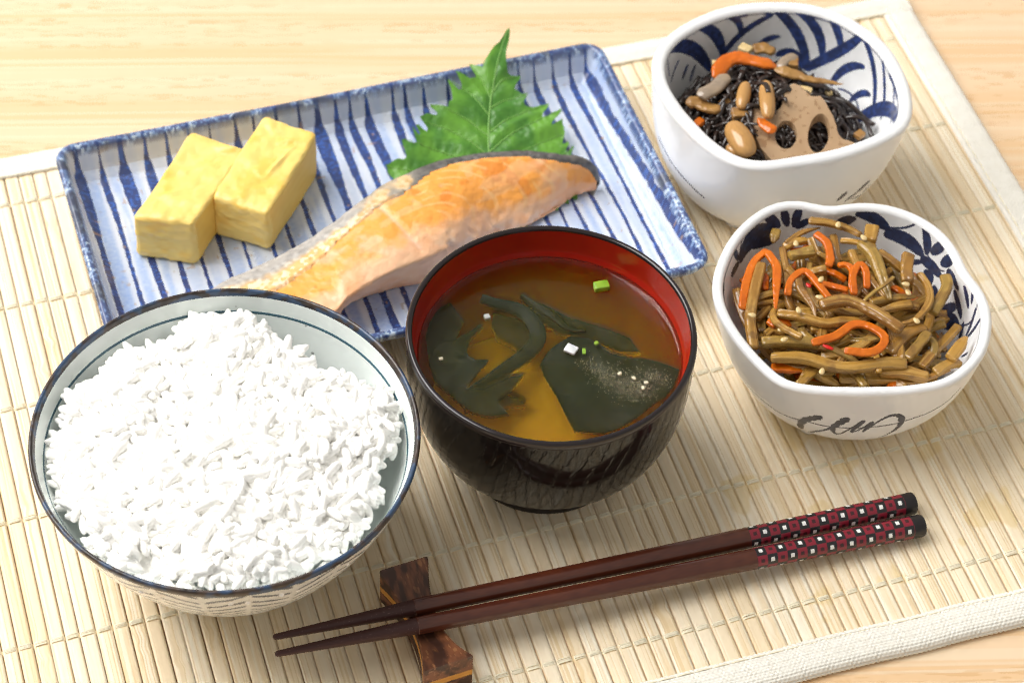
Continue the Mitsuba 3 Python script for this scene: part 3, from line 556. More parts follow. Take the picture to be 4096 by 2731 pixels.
dsp -= 0.0006 * np.exp(-(seam_s / 0.008) ** 2) * ((tt > 0.15) & (tt < 0.95))[None]
P = P + nr * dsp[..., None]
P[..., 2] = np.maximum(P[..., 2], 0.0063)


def flesh(p, n, uv):
    s, t = uv.x, uv.y
    a = fbm(p.x * 70, p.y * 70, p.z * 60 + 2, 4)
    b = fbm(p.x * 240, p.y * 240, p.z * 200 + 5, 3)
    c = mix((0.80, 0.40, 0.20), (0.82, 0.49, 0.30), sst(0.4, 0.7, a))
    c = mix(c, (0.80, 0.53, 0.33), 0.4 * sst(0.55, 0.75, b))
    lim = 0.78 + 0.5 * (a - 0.5) + 0.25 * (b - 0.5)
    grill = sst(0.04, -0.22, t - lim) * sst(0.28, 0.46, a + 0.18 * (b - 0.5))
    c = mix(c, (0.84, 0.33, 0.045), 0.92 * grill)
    c = mix(c, (0.70, 0.19, 0.018), 0.6 * sst(0.56, 0.70, fbm(p.x * 150, p.y * 150, 9.0, 3)) * grill)
    marb = sst(0.52, 0.66, fbm((p.x * 0.75 + p.y * 0.66) * 90 + 3 * a, (p.y * 0.75 - p.x * 0.66) * 260, 6.0, 3))
    c = mix(c, (0.85, 0.57, 0.34), 0.28 * marb)
    rr = dr.sqrt(dr.square((s - 0.44) * 1.7) + dr.square((t - 0.75) * 0.62))
    arc = dr.sin(rr * 118 + 6 * (a - 0.5))
    c = mix(c, (0.86, 0.54, 0.24), 0.4 * sst(0.35, 0.98, arc) * sst(0.48, 0.44, s) * sst(0.06, 0.14, s) * sst(0.9, 0.6, t) * sst(0.35, 0.55, fbm(p.x * 190, p.y * 190, 4.0, 2)))
    seam = dr.exp(-dr.square(((s - 0.50) + 0.11 * (t - 0.5) + 0.006 * (b - 0.5)) / 0.0050)) * sst(0.12, 0.22, t) * sst(0.98, 0.85, t)
    c = mix(c, (0.80, 0.55, 0.42), 0.4 * seam)
    rag = sst(0.44, 0.38, s) * sst(0.80, 1.0, t) * sst(0.45, 0.7, b)
    return mix(c, (0.84, 0.62, 0.48), 0.7 * rag)


def skin_col(p, n, uv):
    s, t = uv.x, uv.y
    a, b = fbm(p.x * 120, p.y * 120, p.z * 120, 3), noise(p.x * 700, p.y * 700, p.z * 700)
    c = mix((0.045, 0.045, 0.05), (0.16, 0.145, 0.13), b)
    silver = mix((0.30, 0.28, 0.265), (0.48, 0.455, 0.43), b)
    brown = mix((0.50, 0.30, 0.11), (0.72, 0.55, 0.34), b)
    c = mix(c, mix((0.30, 0.27, 0.23), brown, sst(0.42, 0.62, a)), sst(0.40, 0.47, s + 0.05 * (a - 0.5)))
    c = mix(c, silver, sst(0.52, 0.62, s + 0.08 * (a - 0.5)))
    rel = t / (0.22 + 0.62 * dr.maximum(s - 0.46, 0))
    gold = sst(0.36, 0.62, rel + 0.7 * (a - 0.5)) * sst(0.50, 0.60, s)
    c = mix(c, mix((0.70, 0.43, 0.14), (0.83, 0.68, 0.45), sst(0.4, 0.7, b)), 0.9 * gold)
    return mix(c, (0.50, 0.24, 0.07), 0.7 * sst(0.86, 0.94, rel) * sst(0.46, 0.52, s))


mat('salmon_flesh', flesh, lambda p, n, uv: 0.30 + 0.25 * noise(p.x * 300, p.y * 300, p.z * 300), 0.5, bump=lambda p, n, uv: 0.0005 * fbm(p.x * 420, p.y * 420, p.z * 420, 3), clearcoat=0.25, clearcoat_gloss=0.8)
mat('salmon_skin', skin_col, lambda p, n, uv: 0.22 + 0.3 * noise(p.x * 500, p.y * 500, p.z * 500), 0.6, bump=lambda p, n, uv: 0.0007 * fbm(p.x * 500, p.y * 500, p.z * 500, 3))
jsk = (NA - 1 + skin_w * (NT - 1) + 0.0 * sv).astype(int)
cut_i = np.broadcast_to(jsk[:, None], (NS, NC))
jj = np.broadcast_to(np.arange(NC)[None], (NS, NC))
F2 = grid(P, flip=True)[1]
isskin = (jj <= cut_i).reshape(-1)[F2].all(1)
Q = P.reshape(-1, 3)
add('grilled_salmon__flesh', (Q, F2[~isskin]), 'salmon_flesh', True, uv=uvS.reshape(-1, 2))
sel = (jj <= cut_i).reshape(-1)
crinkle = 0.00045 + 0.0010 * np.maximum(0, vnoise(Q, 260, 31, 3)) * (uvS.reshape(-1, 2)[:, 0] > 0.36)
Qs = Q + nr.reshape(-1, 3) * np.where(sel, crinkle, 0)[:, None]
add('grilled_salmon__skin', (Qs, F2[(jj <= cut_i + 1).reshape(-1)[F2].all(1)]), 'salmon_skin', True, uv=uvS.reshape(-1, 2))
tag('grilled_salmon', 'grilled orange salmon fillet with dark and silver skin on the striped plate', 'salmon')
tag('grilled_salmon__skin', 'crisp salmon skin, black at the tip and silver brown further down')

# ---------------------------------------------------------------- perilla leaf
LR = np.array([[718,680],[710,659],[699,635],[683,608],[672,585],[665,561],[660,536],[655,512],[665,504],[678,504],[703,502],[701,492],[682,475],[668,457],[663,448],[673,441],[686,425],[707,421],[699,410],[683,392],[681,377],[696,368],[715,364],[747,368],[775,365],[762,349],[745,337],[732,321],[747,318],[780,327],[812,331],[810,321],[789,307],[766,290],[754,271],[769,279],[807,292],[800,280],[801,261],[798,240],[785,221],[775,202],[784,200],[802,207],[799,194],[782,178],[783,164],[799,174],[820,192],[812,177],[795,155],[791,137]]) / 1e4
LLOW = [[0.079, 0.010], [0.0780, 0.0040], [0.0758, 0.0050], [0.0766, -0.0010], [0.0750, -0.0050], [0.0722, -0.0030], [0.0712, -0.0062], [0.0688, -0.0048], [0.066, -0.0085], [0.0640, -0.0060], [0.0605, -0.0100], [0.057, -0.008], [0.050, -0.016], [0.040, -0.014], [0.030, -0.010], [0.022, -0.002], [0.015, 0.006], [0.0125, 0.014]]
LF = np.array([[717,692],[701,680],[683,659],[663,637],[638,622],[617,603],[598,584],[577,565],[566,550],[563,558],[551,570],[539,583],[527,588],[528,580],[532,559],[536,538],[534,525],[522,525],[507,520],[498,530],[481,543],[462,554],[466,534],[471,510],[468,492],[454,488],[445,507],[428,532],[423,527],[426,501],[422,471],[417,447],[400,442],[393,426],[381,431],[355,444],[332,450],[328,444],[337,435],[347,409],[339,405],[308,422],[278,413],[283,402],[292,385],[295,369],[288,354],[276,365],[263,386],[254,382],[259,348],[253,339],[243,369],[242,385],[237,365],[236,340],[237,316],[226,313],[213,319],[193,336],[183,335],[182,315],[182,289],[182,265],[170,259],[148,267],[128,266],[99,259],[103,250],[100,238],[105,223],[116,202]]) / 1e4
leaf_poly = np.vstack([LR, LLOW, LF[::-1]])
mid = spline([[0.0717, 0.0692], [0.0658, 0.0603], [0.0578, 0.0460], [0.0529, 0.0346], [0.0493, 0.0231], [0.0465, 0.0080], [0.0450, -0.006]], 60)
veins = [spline(v, 24) for v in ([[0.0640, 0.0570], [0.0668, 0.0540], [0.0690, 0.0498]], [[0.0600, 0.0502], [0.0655, 0.0450], [0.0700, 0.0419]], [[0.0560, 0.0420], [0.0650, 0.0380], [0.0765, 0.0362]], [[0.0528, 0.0340], [0.0640, 0.0310], [0.0800, 0.0327]],
                                 [[0.0500, 0.0250], [0.0640, 0.0230], [0.0790, 0.0238]], [[0.0480, 0.0160], [0.0620, 0.0130], [0.0790, 0.0165]], [[0.0620, 0.0540], [0.0585, 0.0545], [0.0533, 0.0580]], [[0.0585, 0.0475], [0.0520, 0.0500], [0.0437, 0.0525]],
                                 [[0.0552, 0.0400], [0.0460, 0.0420], [0.0340, 0.0447]], [[0.0522, 0.0320], [0.0400, 0.0360], [0.0285, 0.0405]], [[0.0496, 0.0240], [0.0360, 0.0290], [0.0192, 0.0335]], [[0.0475, 0.0130], [0.0310, 0.0190], [0.0105, 0.0255]])]
for k in range(len(veins)):
    v0 = veins[k][0][1] - 0.011
    a0 = mid[np.argmin(np.abs(mid[:, 1] - v0))]
    e0 = veins[k][-1]
    veins[k] = spline([a0, a0 * 0.5 + e0 * 0.5 + [0.08 * (a0[0] - e0[0]), 0.0012], e0], 24)
vp = np.vstack([mid] + veins)


def leaf_z(q):
    v = q[:, 1]
    t = np.clip((v - 0.005) / 0.075, 0, 1.3)
    d = np.sqrt(((q[:, None] - vp[None, ::2]) ** 2).sum(-1)).min(1)
    e = np.linalg.norm(q - np.array([0.050, 0.025]), axis=1)
    up = np.clip((v - 0.006) / 0.022, 0, 1)
    return 0.0070 + 0.0015 * up + 0.026 * t ** 1.3 + (0.2 + 0.8 * up) * 0.0010 * (1 - np.exp(-(d / 0.0022) ** 2)) + 0.0045 * vnoise(np.c_[q, q[:, 0] * 0], 95, 5, 2) * np.clip(e / 0.03, 0.2, 1) * (0.1 + 0.9 * up)


def leaf_col(p, n, uv):
    a, b = fbm(p.x * 110, p.y * 110, 2.0, 3), noise(p.x * 900, p.y * 900, 4.0)
    c = mix((0.045, 0.165, 0.018), (0.115, 0.30, 0.028), sst(0.35, 0.65, a))
    return mix(c, (0.10, 0.25, 0.04), 0.3 * b)


mat('leaf_green', leaf_col, 0.38, 0.5, bump=lambda p, n, uv: 0.00035 * fbm(p.x * 520, p.y * 520, 1.0, 2))
mat('leaf_vein', (0.19, 0.38, 0.09), 0.42, 0.4)
Lv, Lf_ = sheet(leaf_poly, leaf_z, 0.00035, 0.0009)
add('perilla_leaf__blade', (plate_pt(Lv[:, 0], Lv[:, 1], Lv[:, 2]), Lf_), 'leaf_green', 40)
for path, r in [(mid, 0.00042)] + [(v, 0.00026) for v in veins]:
    z = leaf_z(path) + 0.00012
    add('perilla_leaf__midrib' if path is mid else 'perilla_leaf__vein', sweep(plate_pt(path[:, 0], path[:, 1], z), r * np.linspace(0.45, 1, len(path)) if path is mid else r * np.linspace(1, 0.4, len(path)), r * 0.7, 6, 2.0), 'leaf_vein', True)
tag('perilla_leaf', 'serrated green perilla leaf under the salmon with its tip over the plate rim', 'leaf')
# ---------------------------------------------------------------- rice bowl
RC = (-0.0883, -0.0931)
RZ = 0.0555


def celadon(p, n, uv):
    return mix((0.66, 0.71, 0.69), (0.72, 0.77, 0.75), fbm(p.x * 60, p.y * 60, p.z * 60, 3)) * (1 - 0.6 * sst(0.93, 0.97, noise(p.x * 380, p.y * 380, p.z * 380)))


def rim_iron(p, n, uv):
    a = fbm(p.x * 300, p.y * 300, p.z * 300, 3)
    c = mix((0.020, 0.014, 0.013), (0.055, 0.035, 0.026), sst(0.35, 0.65, a))
    return mix(c, (0.03, 0.06, 0.12), sst(0.45, 0.6, fbm(p.x * 210 + 7, p.y * 210, p.z * 210, 3)))


def rice_bowl_out(p, n, uv):
    x, y = uv.x * 0.056, uv.y
    cellw = 0.0135
    k = dr.floor(x / cellw)
    fx = x / cellw - k
    sgn = 1 - 2 * (k - 2 * dr.floor(k / 2))
    q = (fx * sgn * 0.9 + y / 0.0082 + 0.12 * (noise(x * 300, y * 300) - 0.5)) * 1.35
    d = dr.abs(q - dr.floor(q) - 0.5)
    w = 0.12 + 0.06 * noise(x * 120, y * 200, 3.0)
    line = 1 - sst(w - 0.03, w + 0.03, d)
    line = line * sst(0.03, 0.10, fx) * sst(0.97, 0.90, fx) * sst(0.30, 0.42, noise(x * 260, y * 260, 8.0) + 0.40)
    c = mix((0.60, 0.60, 0.57), (0.68, 0.68, 0.65), fbm(x * 90, y * 90, 1.0, 2))
    crack = sst(0.02, 0.0, dr.abs(noise(x * 240, y * 240, 5.0) - 0.5)) * 0.35
    return mix(mix(c, (0.035, 0.045, 0.075), 0.9 * line), (0.2, 0.17, 0.14), crack)


mat('celadon_glaze', celadon, 0.10, 0.5, clearcoat=0.4, clearcoat_gloss=0.95)
mat('iron_rim', rim_iron, lambda p, n, uv: 0.16 + 0.25 * noise(p.x * 900, p.y * 900, p.z * 900), 0.55, bump=lambda p, n, uv: 0.00012 * noise(p.x * 900, p.y * 900, p.z * 900))
mat('hatched_glaze', rice_bowl_out, 0.12, 0.5, bump=lambda p, n, uv: 0.0003 * noise(p.x * 160, p.y * 160, p.z * 120))
mat('ring_ink', lambda p, n, uv: mix((0.025, 0.075, 0.11), (0.06, 0.13, 0.17), noise(p.x * 300, p.y * 300, p.z * 300)), 0.12, 0.5)
outp = spline([(0.0262, 0.0005), (0.0270, 0.0045), (0.0318, 0.0068), (0.0408, 0.0140), (0.0464, 0.0222), (0.0527, 0.0333), (0.0578, 0.0444), (0.0609, 0.0530)], 70)
m, uvs = lathe(outp, 200, RC, True, math.pi / 2)
add('rice_bowl__outer_wall', m, 'hatched_glaze', True, uv=uvs)
rimp = spline([(0.0608, 0.0527), (0.0613, 0.0541), (0.06135, 0.0552), (0.06085, 0.0558), (0.0601, 0.0556), (0.0597, 0.0548), (0.0594, 0.0537)], 24)
add('rice_bowl__rim', lathe(rimp, 220, RC), 'iron_rim', True)
ip = np.array([(0.0596, 0.0541), (0.0580, 0.0500), (0.0551, 0.0430), (0.0508, 0.0345), (0.0450, 0.0250), (0.0370, 0.0165), (0.0280, 0.0115), (0.0130, 0.0095), (0.0003, 0.0092)])
inp = spline(ip, 80)
add('rice_bowl__inner_wall', lathe(inp, 200, RC), 'celadon_glaze', True)
k0 = np.argmin(np.abs(inp[:, 1] - 0.0487))
band = np.array([inp[k0] + (inp[k0] - inp[k0 + 1]) / np.linalg.norm(inp[k0] - inp[k0 + 1]) * o for o in (-0.0006, -0.0003, 0.0003, 0.0006)])
band[1:3, 0] -= 0.00013
band[[0, 3], 0] += 0.0001
add('rice_bowl__painted_ring', lathe(band, 220, RC), 'ring_ink', True)
add('rice_bowl__foot', lathe(spline([(0.0300, 0.0070), (0.0272, 0.0046), (0.0264, 0.0008), (0.0250, 0.0003), (0.0238, 0.0008), (0.0230, 0.0060), (0.0003, 0.0062)], 30), 120, RC), 'hatched_glaze', True, uv=None)
tag('rice_bowl', 'round pale celadon bowl with dark rim filled with white rice', 'bowl')

# ---------------------------------------------------------------- cooked rice: three layers of grains on a mound
mat('rice_white', lambda p, n, uv: mix((0.94, 0.932, 0.90), (0.955, 0.95, 0.935), noise(p.x * 300, p.y * 300, p.z * 300)), 0.30, 0.4)


def rin_at(z):
    return np.interp(z, inp[::-1, 1], inp[::-1, 0])


REACH = [(-168, 54.6), (-154, 53.8), (-135, 55.6), (-110, 57.0), (-90, 57.0), (-60, 56.5), (-30, 54.5), (-14, 51.5), (-5, 50.2), (5, 53.0), (18, 55.6), (30, 56.0), (33, 51.5), (43, 49.0), (51, 42.0), (59, 42.5), (70, 45.0), (85, 48.4), (97, 54.0), (108, 56.0), (112, 53.5), (118, 47.8), (134, 50.8), (146, 51.2), (155, 50.0), (165, 55.0), (174, 55.4)]


def reach_at(th):
    a = np.degrees(th)
    ra, rv = np.array(REACH).T
    return np.interp(a, np.r_[ra[-1] - 360, ra, ra[0] + 360], np.r_[rv[-1], rv, rv[0]]) / 1e3


def mound(x, y):
    """Height of the rice over a point given relative to the bowl's axis."""
    r, th = np.hypot(x, y), np.arctan2(y, x)
    e = np.clip((reach_at(th) - r) / 0.007, 0, 1)
    base = 0.0572 - 0.0065 * (r / 0.054) ** 2 - 0.0050 * (1 - np.sqrt(np.maximum(1 - (1 - e) ** 2, 0)))
    q = np.stack([x, y, x * 0], -1)
    base = base + 0.0045 * np.exp(-((x + 0.009) / 0.010) ** 2 - ((y - 0.045) / 0.009) ** 2)
    return base + 0.0085 * vnoise(q, 62, 14, 3) + 0.0026 * vnoise(q, 190, 17, 2)


def grain_mesh(bend, ln, seed):
    s = np.linspace(-1, 1, 9)
    path = np.stack([s * ln / 2 * 0.86, bend * (1 - s ** 2), 0 * s], 1)
    prof = np.sqrt(np.maximum(1 - (s * 0.90) ** 2 * 1.0, 0.02)) ** 0.75
    v, f = sweep(path, 0.00152 * prof, 0.00136 * prof, 9, 2.1, round_end=ln * 0.065)
    v = v * (1 + 0.10 * (meshkit.noise(v * 900 + seed * 7) - 0.5)[:, None])
    return v, f


variants = [grain_mesh(b, l, k) for k, (b, l) in enumerate(((0.0003, 0.0082), (0.0007, 0.0089), (0.0, 0.0076), (0.0010, 0.0084), (0.0005, 0.0092), (0.0002, 0.0070)))]


def base_mound(n=200):
    r = np.linspace(0, 1, 60)[:, None]
    th = np.linspace(0, 2 * np.pi, n, endpoint=False)[None]
    rr = r * np.minimum(reach_at(np.arctan2(np.sin(th), np.cos(th))) - 0.002, 0.0535)
    x, y = rr * np.cos(th), rr * np.sin(th)
    z = np.minimum(mound(x, y) - 0.0011, 0.062)
    z = z + 0.0007 * vnoise(np.stack([x, y, x * 0], -1), 380, 8, 2)
    k = np.minimum(1, (rin_at(z) - 0.0008) / np.maximum(rr, 1e-6))
    return grid(np.stack([RC[0] + x * k, RC[1] + y * k, z], -1), wrap=True)


grains = []
for layer, (cnt, off) in enumerate(((700, -0.0012), (1050, -0.0004), (620, 0.0010))):
    n = 0
    while n < cnt:
        x, y = rng.uniform(-0.058, 0.058, 2)
        r = math.hypot(x, y)
        reach = float(reach_at(np.array(math.atan2(y, x)))) - (0.0, 0.0006, 0.0012)[layer]
        if r > reach:
            continue
        if layer == 2 and meshkit.noise(np.array([x * 300, y * 300, 5.0])) < 0.38:
            continue
        z = float(mound(np.array(x), np.array(y))) + off + rng.normal(0, 0.0005)
        lim = float(rin_at(z)) - 0.0018
        if r > lim:
            x, y = x * lim / r, y * lim / r
        yaw, pitch, roll = rng.uniform(0, 2 * np.pi), rng.normal(0, 0.30 if layer else 0.22), rng.uniform(0, 2 * np.pi)
        if layer == 2 and r > 0.034 and rng.random() < 0.4:
            pitch += rng.choice([-1, 1]) * 0.5
        grains.append((RC[0] + x, RC[1] + y, z, yaw, pitch, roll, int(rng.integers(6)), layer))
        n += 1


def grain_verts(g):
    x, y, z, yaw, pitch, roll, k, _ = g
    v = variants[k][0]
    cr_, sr_, cp, sp, cy, sy = math.cos(roll), math.sin(roll), math.cos(pitch), math.sin(pitch), math.cos(yaw), math.sin(yaw)
    R = np.array([[cy, -sy, 0], [sy, cy, 0], [0, 0, 1]]) @ np.array([[cp, 0, sp], [0, 1, 0], [-sp, 0, cp]]) @ np.array([[1, 0, 0], [0, cr_, -sr_], [0, sr_, cr_]])
    return v @ R.T + [x, y, z], variants[k][1]


near = sorted((g for g in grains if g[7] == 2), key=lambda g: g[1] - 1.6 * g[2])[:300]
chosen = set(map(id, near))
for g in near:
    add('cooked_rice__grain', grain_verts(g), 'rice_white', True)
add('cooked_rice__grain_heap', join([grain_verts(g) for g in grains if id(g) not in chosen] + [base_mound()]), 'rice_white', True)
tag('cooked_rice__grain_heap', kind='stuff')
tag('cooked_rice', 'heap of steamed white rice with loose grains filling the dark rimmed bowl', 'rice')

# ---------------------------------------------------------------- lacquer bowl with miso soup
LC = (0.0127, -0.0481)


def pores(p, n, uv):
    """Raised black lacquer over wood pores: broken lines that sweep round the bowl."""
    a = dr.atan2(p.y - LC[1], p.x - LC[0])
    q = 10.4 * (a - 7.6 * p.z) + 1.6 * (fbm(a * 1.3, p.z * 22, 3.0, 2) - 0.5) * 2 + 0.12 * noise(a * 40, p.z * 500)
    k = dr.floor(q)
    d = dr.abs(q - k - 0.5)
    w = 0.12 * sst(0.30, 0.5, noise(p.z * 700, k * 3.3, 1.0))
    return (1 - sst(w * 0.35, w + 0.04, d)) * sst(0.0605, 0.0575, p.z)


mat('black_lacquer', (0.006, 0.005, 0.005), 0.085, 0.42, bump=lambda p, n, uv: 0.00024 * pores(p, n, uv) + 0.00004 * noise(dr.atan2(p.y - LC[1], p.x - LC[0]) * 3.0, p.z * 40) + 0.00002 * noise(p.x * 900, p.y * 900, p.z * 200), bump_eps=8e-5)
mat('lacquer_rim', (0.012, 0.008, 0.009), 0.13, 0.55)
mat('red_lacquer', lambda p, n, uv: mix((0.27, 0.0085, 0.004), (0.33, 0.013, 0.005), fbm(p.x * 90, p.y * 90, p.z * 90, 2)), 0.15, 0.5)
mo = spline([(0.0285, 0.0085), (0.0335, 0.0115), (0.0400, 0.0190), (0.0443, 0.0290), (0.0465, 0.0400), (0.0472, 0.0510), (0.0471, 0.0592)], 80)
add('miso_bowl__outer_shell', lathe(mo, 220, LC), 'black_lacquer', True)
add('miso_bowl__rim', lathe(spline([(0.0471, 0.0590), (0.04745, 0.0597), (0.0474, 0.0610), (0.0470, 0.0618), (0.0463, 0.0620), (0.0456, 0.0617), (0.0453, 0.0609)], 28), 220, LC), 'lacquer_rim', True)
mi_p = spline([(0.0454, 0.0612), (0.0449, 0.0560), (0.0444, 0.0520), (0.0437, 0.0505), (0.0434, 0.0470), (0.0420, 0.0390), (0.0385, 0.0280), (0.0320, 0.0180), (0.0200, 0.0125), (0.0003, 0.0115)], 90)
add('miso_bowl__red_lining', lathe(mi_p, 200, LC), 'red_lacquer', True)
add('miso_bowl__foot', lathe(spline([(0.0292, 0.0090), (0.0272, 0.0070), (0.0276, 0.0030), (0.0281, 0.0004), (0.0262, 0.0002), (0.0240, 0.0020), (0.0230, 0.0070), (0.0003, 0.0072)], 36), 140, LC), 'lacquer_rim', 50)
tag('miso_bowl', 'black lacquer soup bowl with red inside and wood grain outside', 'bowl')
SZ = 0.0487
scene['soup_medium'] = {'type': 'homogeneous', 'albedo': rgb(0.64, 0.47, 0.03), 'sigma_t': 31.0}
sp = [(0.0003, SZ), (0.015, SZ), (0.030, SZ), (0.038, SZ), (0.0410, SZ + 0.00003), (0.0424, SZ + 0.0002), (0.0431, SZ + 0.0006), (0.0437, SZ + 0.0013), (0.0441, SZ + 0.0012), (0.0442, 0.047), (0.0428, 0.0390), (0.0393, 0.0280), (0.0326, 0.0175), (0.0205, 0.0118), (0.0003, 0.0108)]
v, f = lathe(np.array(sp), 160, LC)
scene['miso_soup'] = mikit.ply((v, f[:, ::-1]), {'type': 'dielectric', 'int_ior': 1.333, 'ext_ior': 1.0}, 30)
scene['miso_soup']['interior'] = {'type': 'ref', 'id': 'soup_medium'}
tag('miso_soup', 'cloudy amber miso soup filling the red lined lacquer bowl', 'soup')


def wak_col(p, n, uv):
    return mix((0.006, 0.013, 0.002), (0.018, 0.030, 0.004), fbm(p.x * 130, p.y * 130, p.z * 130, 3))


mat('wakame', wak_col, 0.5, 0.25, bump=lambda p, n, uv: 0.0004 * fbm(p.x * 300, p.y * 300, 1.0, 2))


def bump_z(z0, amp, f, seed, slope=(0, 0)):
    return lambda q: np.minimum(SZ - 0.0006, z0 + amp * vnoise(np.c_[q, q[:, 0] * 0], f, seed, 2) + slope[0] * (q[:, 0] - LC[0]) + slope[1] * (q[:, 1] - LC[1]))


for poly, zf, lab in ((WAKAME_1, bump_z(SZ - 0.0018, 0.0034, 60, 2), 'large dark green seaweed sheet on the right side of the miso soup'),
                      (WAKAME_2, bump_z(SZ - 0.0026, 0.0030, 80, 6), 'forked dark green seaweed piece at the left side of the miso soup')):
    v, f = sheet(np.array(poly), zf, 0.0005, 0.0013)
    tag(add('wakame', (v, f), 'wakame', True), lab, 'seaweed')
mat('settled_miso_paste', lambda p, n, uv: mix((0.80, 0.47, 0.012), (0.70, 0.36, 0.010), fbm(p.x * 90, p.y * 90, 1.0, 3)), 0.7, 0.2)
rr_ = np.linspace(0, 1, 24)[:, None]
tt_ = np.linspace(0, 2 * np.pi, 72, endpoint=False)[None]
zz_ = 0.0275 + 0.0045 * (1 - rr_ ** 2) + 0.004 * vnoise(np.stack(np.broadcast_arrays(rr_ * np.cos(tt_), rr_ * np.sin(tt_), 0 * rr_ * tt_), -1), 2.2, 8, 2) * (1 - rr_ ** 4) - 0.0065 * rr_ * np.sin(tt_)
rad_ = np.interp(zz_, mi_p[::-1, 1], mi_p[::-1, 0]) + 0.0004
add('settled_miso', grid(np.stack([LC[0] + rr_ * rad_ * np.cos(tt_), LC[1] + rr_ * rad_ * np.sin(tt_), zz_], -1), wrap=True), 'settled_miso_paste', True)
tag('settled_miso', 'amber miso settled in the lower half of the soup bowl', 'miso')
for poly, zf, lab in ((WAKAME_3, bump_z(SZ - 0.0036, 0.0022, 70, 12), 'dim green seaweed sheet along the near left side of the soup'), (WAKAME_4, bump_z(SZ - 0.0070, 0.0022, 70, 16), 'sunken seaweed flap inside the curled ribbon'),
                      (WAKAME_5, bump_z(SZ - 0.0042, 0.0022, 70, 19), 'brownish seaweed flap behind the large seaweed sheet')):
    tag(add('wakame', sheet(np.array(poly), zf, 0.0005, 0.0014), 'wakame', True), lab, 'seaweed')
for path, z0, z1, w, lab in ((RIB_1, -0.0014, -0.0040, 0.0030, 'curled seaweed ribbon round the amber middle of the miso soup'), (RIB_2, -0.0044, -0.0022, 0.0018, 'thin seaweed strand across the back of the miso soup'),
                             (RIB_3, -0.0070, -0.0080, 0.0042, 'sunken seaweed strand at the near left of the miso soup')):
    q = spline(path, 40)
    m = sweep(np.c_[q, SZ + np.linspace(z0, z1, 40)], w * (0.45 + 0.55 * np.sin(np.linspace(0.25, 2.9, 40))), 0.0004, 8, 2.0, twist=1.1)
    tag(add('wakame', m, 'wakame', True), lab, 'seaweed')


def nugget(c, h, yaw, seed, r=0.3, n=6):
    q, f = rounded_box(h, min(h) * r, n)
    q = q + normals_of((q, f)) * (min(h) * 0.35 * vnoise(q, 0.9 / max(h), seed, 2))[:, None]
    cy, sy = math.cos(yaw), math.sin(yaw)
    return np.c_[q[:, 0] * cy - q[:, 1] * sy, q[:, 0] * sy + q[:, 1] * cy, q[:, 2]] + np.asarray(c), f


mat('scallion', lambda p, n, uv: mix((0.10, 0.26, 0.012), (0.36, 0.52, 0.05), noise(p.x * 500, p.y * 500, p.z * 500)), 0.35, 0.5)
mat('scallion_white', lambda p, n, uv: mix((0.50, 0.53, 0.55), (0.70, 0.72, 0.72), noise(p.x * 700 + p.y * 300, 3.0)), 0.3, 0.5)
mat('miso_speck', (0.70, 0.66, 0.50), 0.5, 0.3)
(b0, b1, b2, b3, b4, *bs) = M_BITS
tag(add('scallion_slice', nugget((*b0, SZ + 0.0003), (0.0026, 0.0017, 0.0012), 0.3, 4), 'scallion', True), 'chopped green scallion floating near the far rim of the miso soup', 'scallion')
tag(add('scallion_slice', nugget((*b1, SZ), (0.0007, 0.0006, 0.0006), 0.8, 5), 'scallion', True), 'tiny bright green scallion bit just right of the white square in the soup', 'scallion')
tag(add('scallion_slice', nugget((*b2, SZ), (0.0006, 0.0012, 0.0005), 0.1, 6), 'scallion', True), 'small dark green scallion bit below the white square in the soup', 'scallion')
tag(add('scallion_slice', nugget((*b3, SZ + 0.0002), (0.0020, 0.0017, 0.0006), -0.45, 7), 'scallion_white', True), 'square white scallion piece floating in the middle of the miso soup', 'scallion')
tag(add('scallion_slice', nugget((*b4, SZ - 0.0008), (0.0010, 0.0010, 0.0006), 0.4, 8), 'scallion_white', True), 'small white scallion bit beside the curled seaweed ribbon', 'scallion')
sp_r = np.random.default_rng(3)
ms = [nugget((*q, SZ), (0.0007, 0.0005, 0.0004), sp_r.uniform(0, 3), k, n=3) for k, q in enumerate(bs)]
ico = trimesh.creation.icosphere(subdivisions=0)
cl = np.array(M_CLOUD)
for _ in range(1500):
    a, b = cl[sp_r.integers(6)], cl[sp_r.integers(6)]
    q = a + (b - a) * sp_r.random() + sp_r.normal(0, 0.0024, 2)
    ms.append((np.asarray(ico.vertices) * sp_r.uniform(0.00006, 0.0002) + [q[0], q[1], SZ - sp_r.uniform(0.0006, 0.0026)], np.asarray(ico.faces)))
add('miso_sediment', join(ms), 'miso_speck', True)
tag('miso_sediment', 'pale miso specks drifting over the large seaweed sheet', 'miso', kind='stuff')
# ---------------------------------------------------------------- the two small white bowls
RREF = 41.0
BZ, FZ = 0.005, 0.010


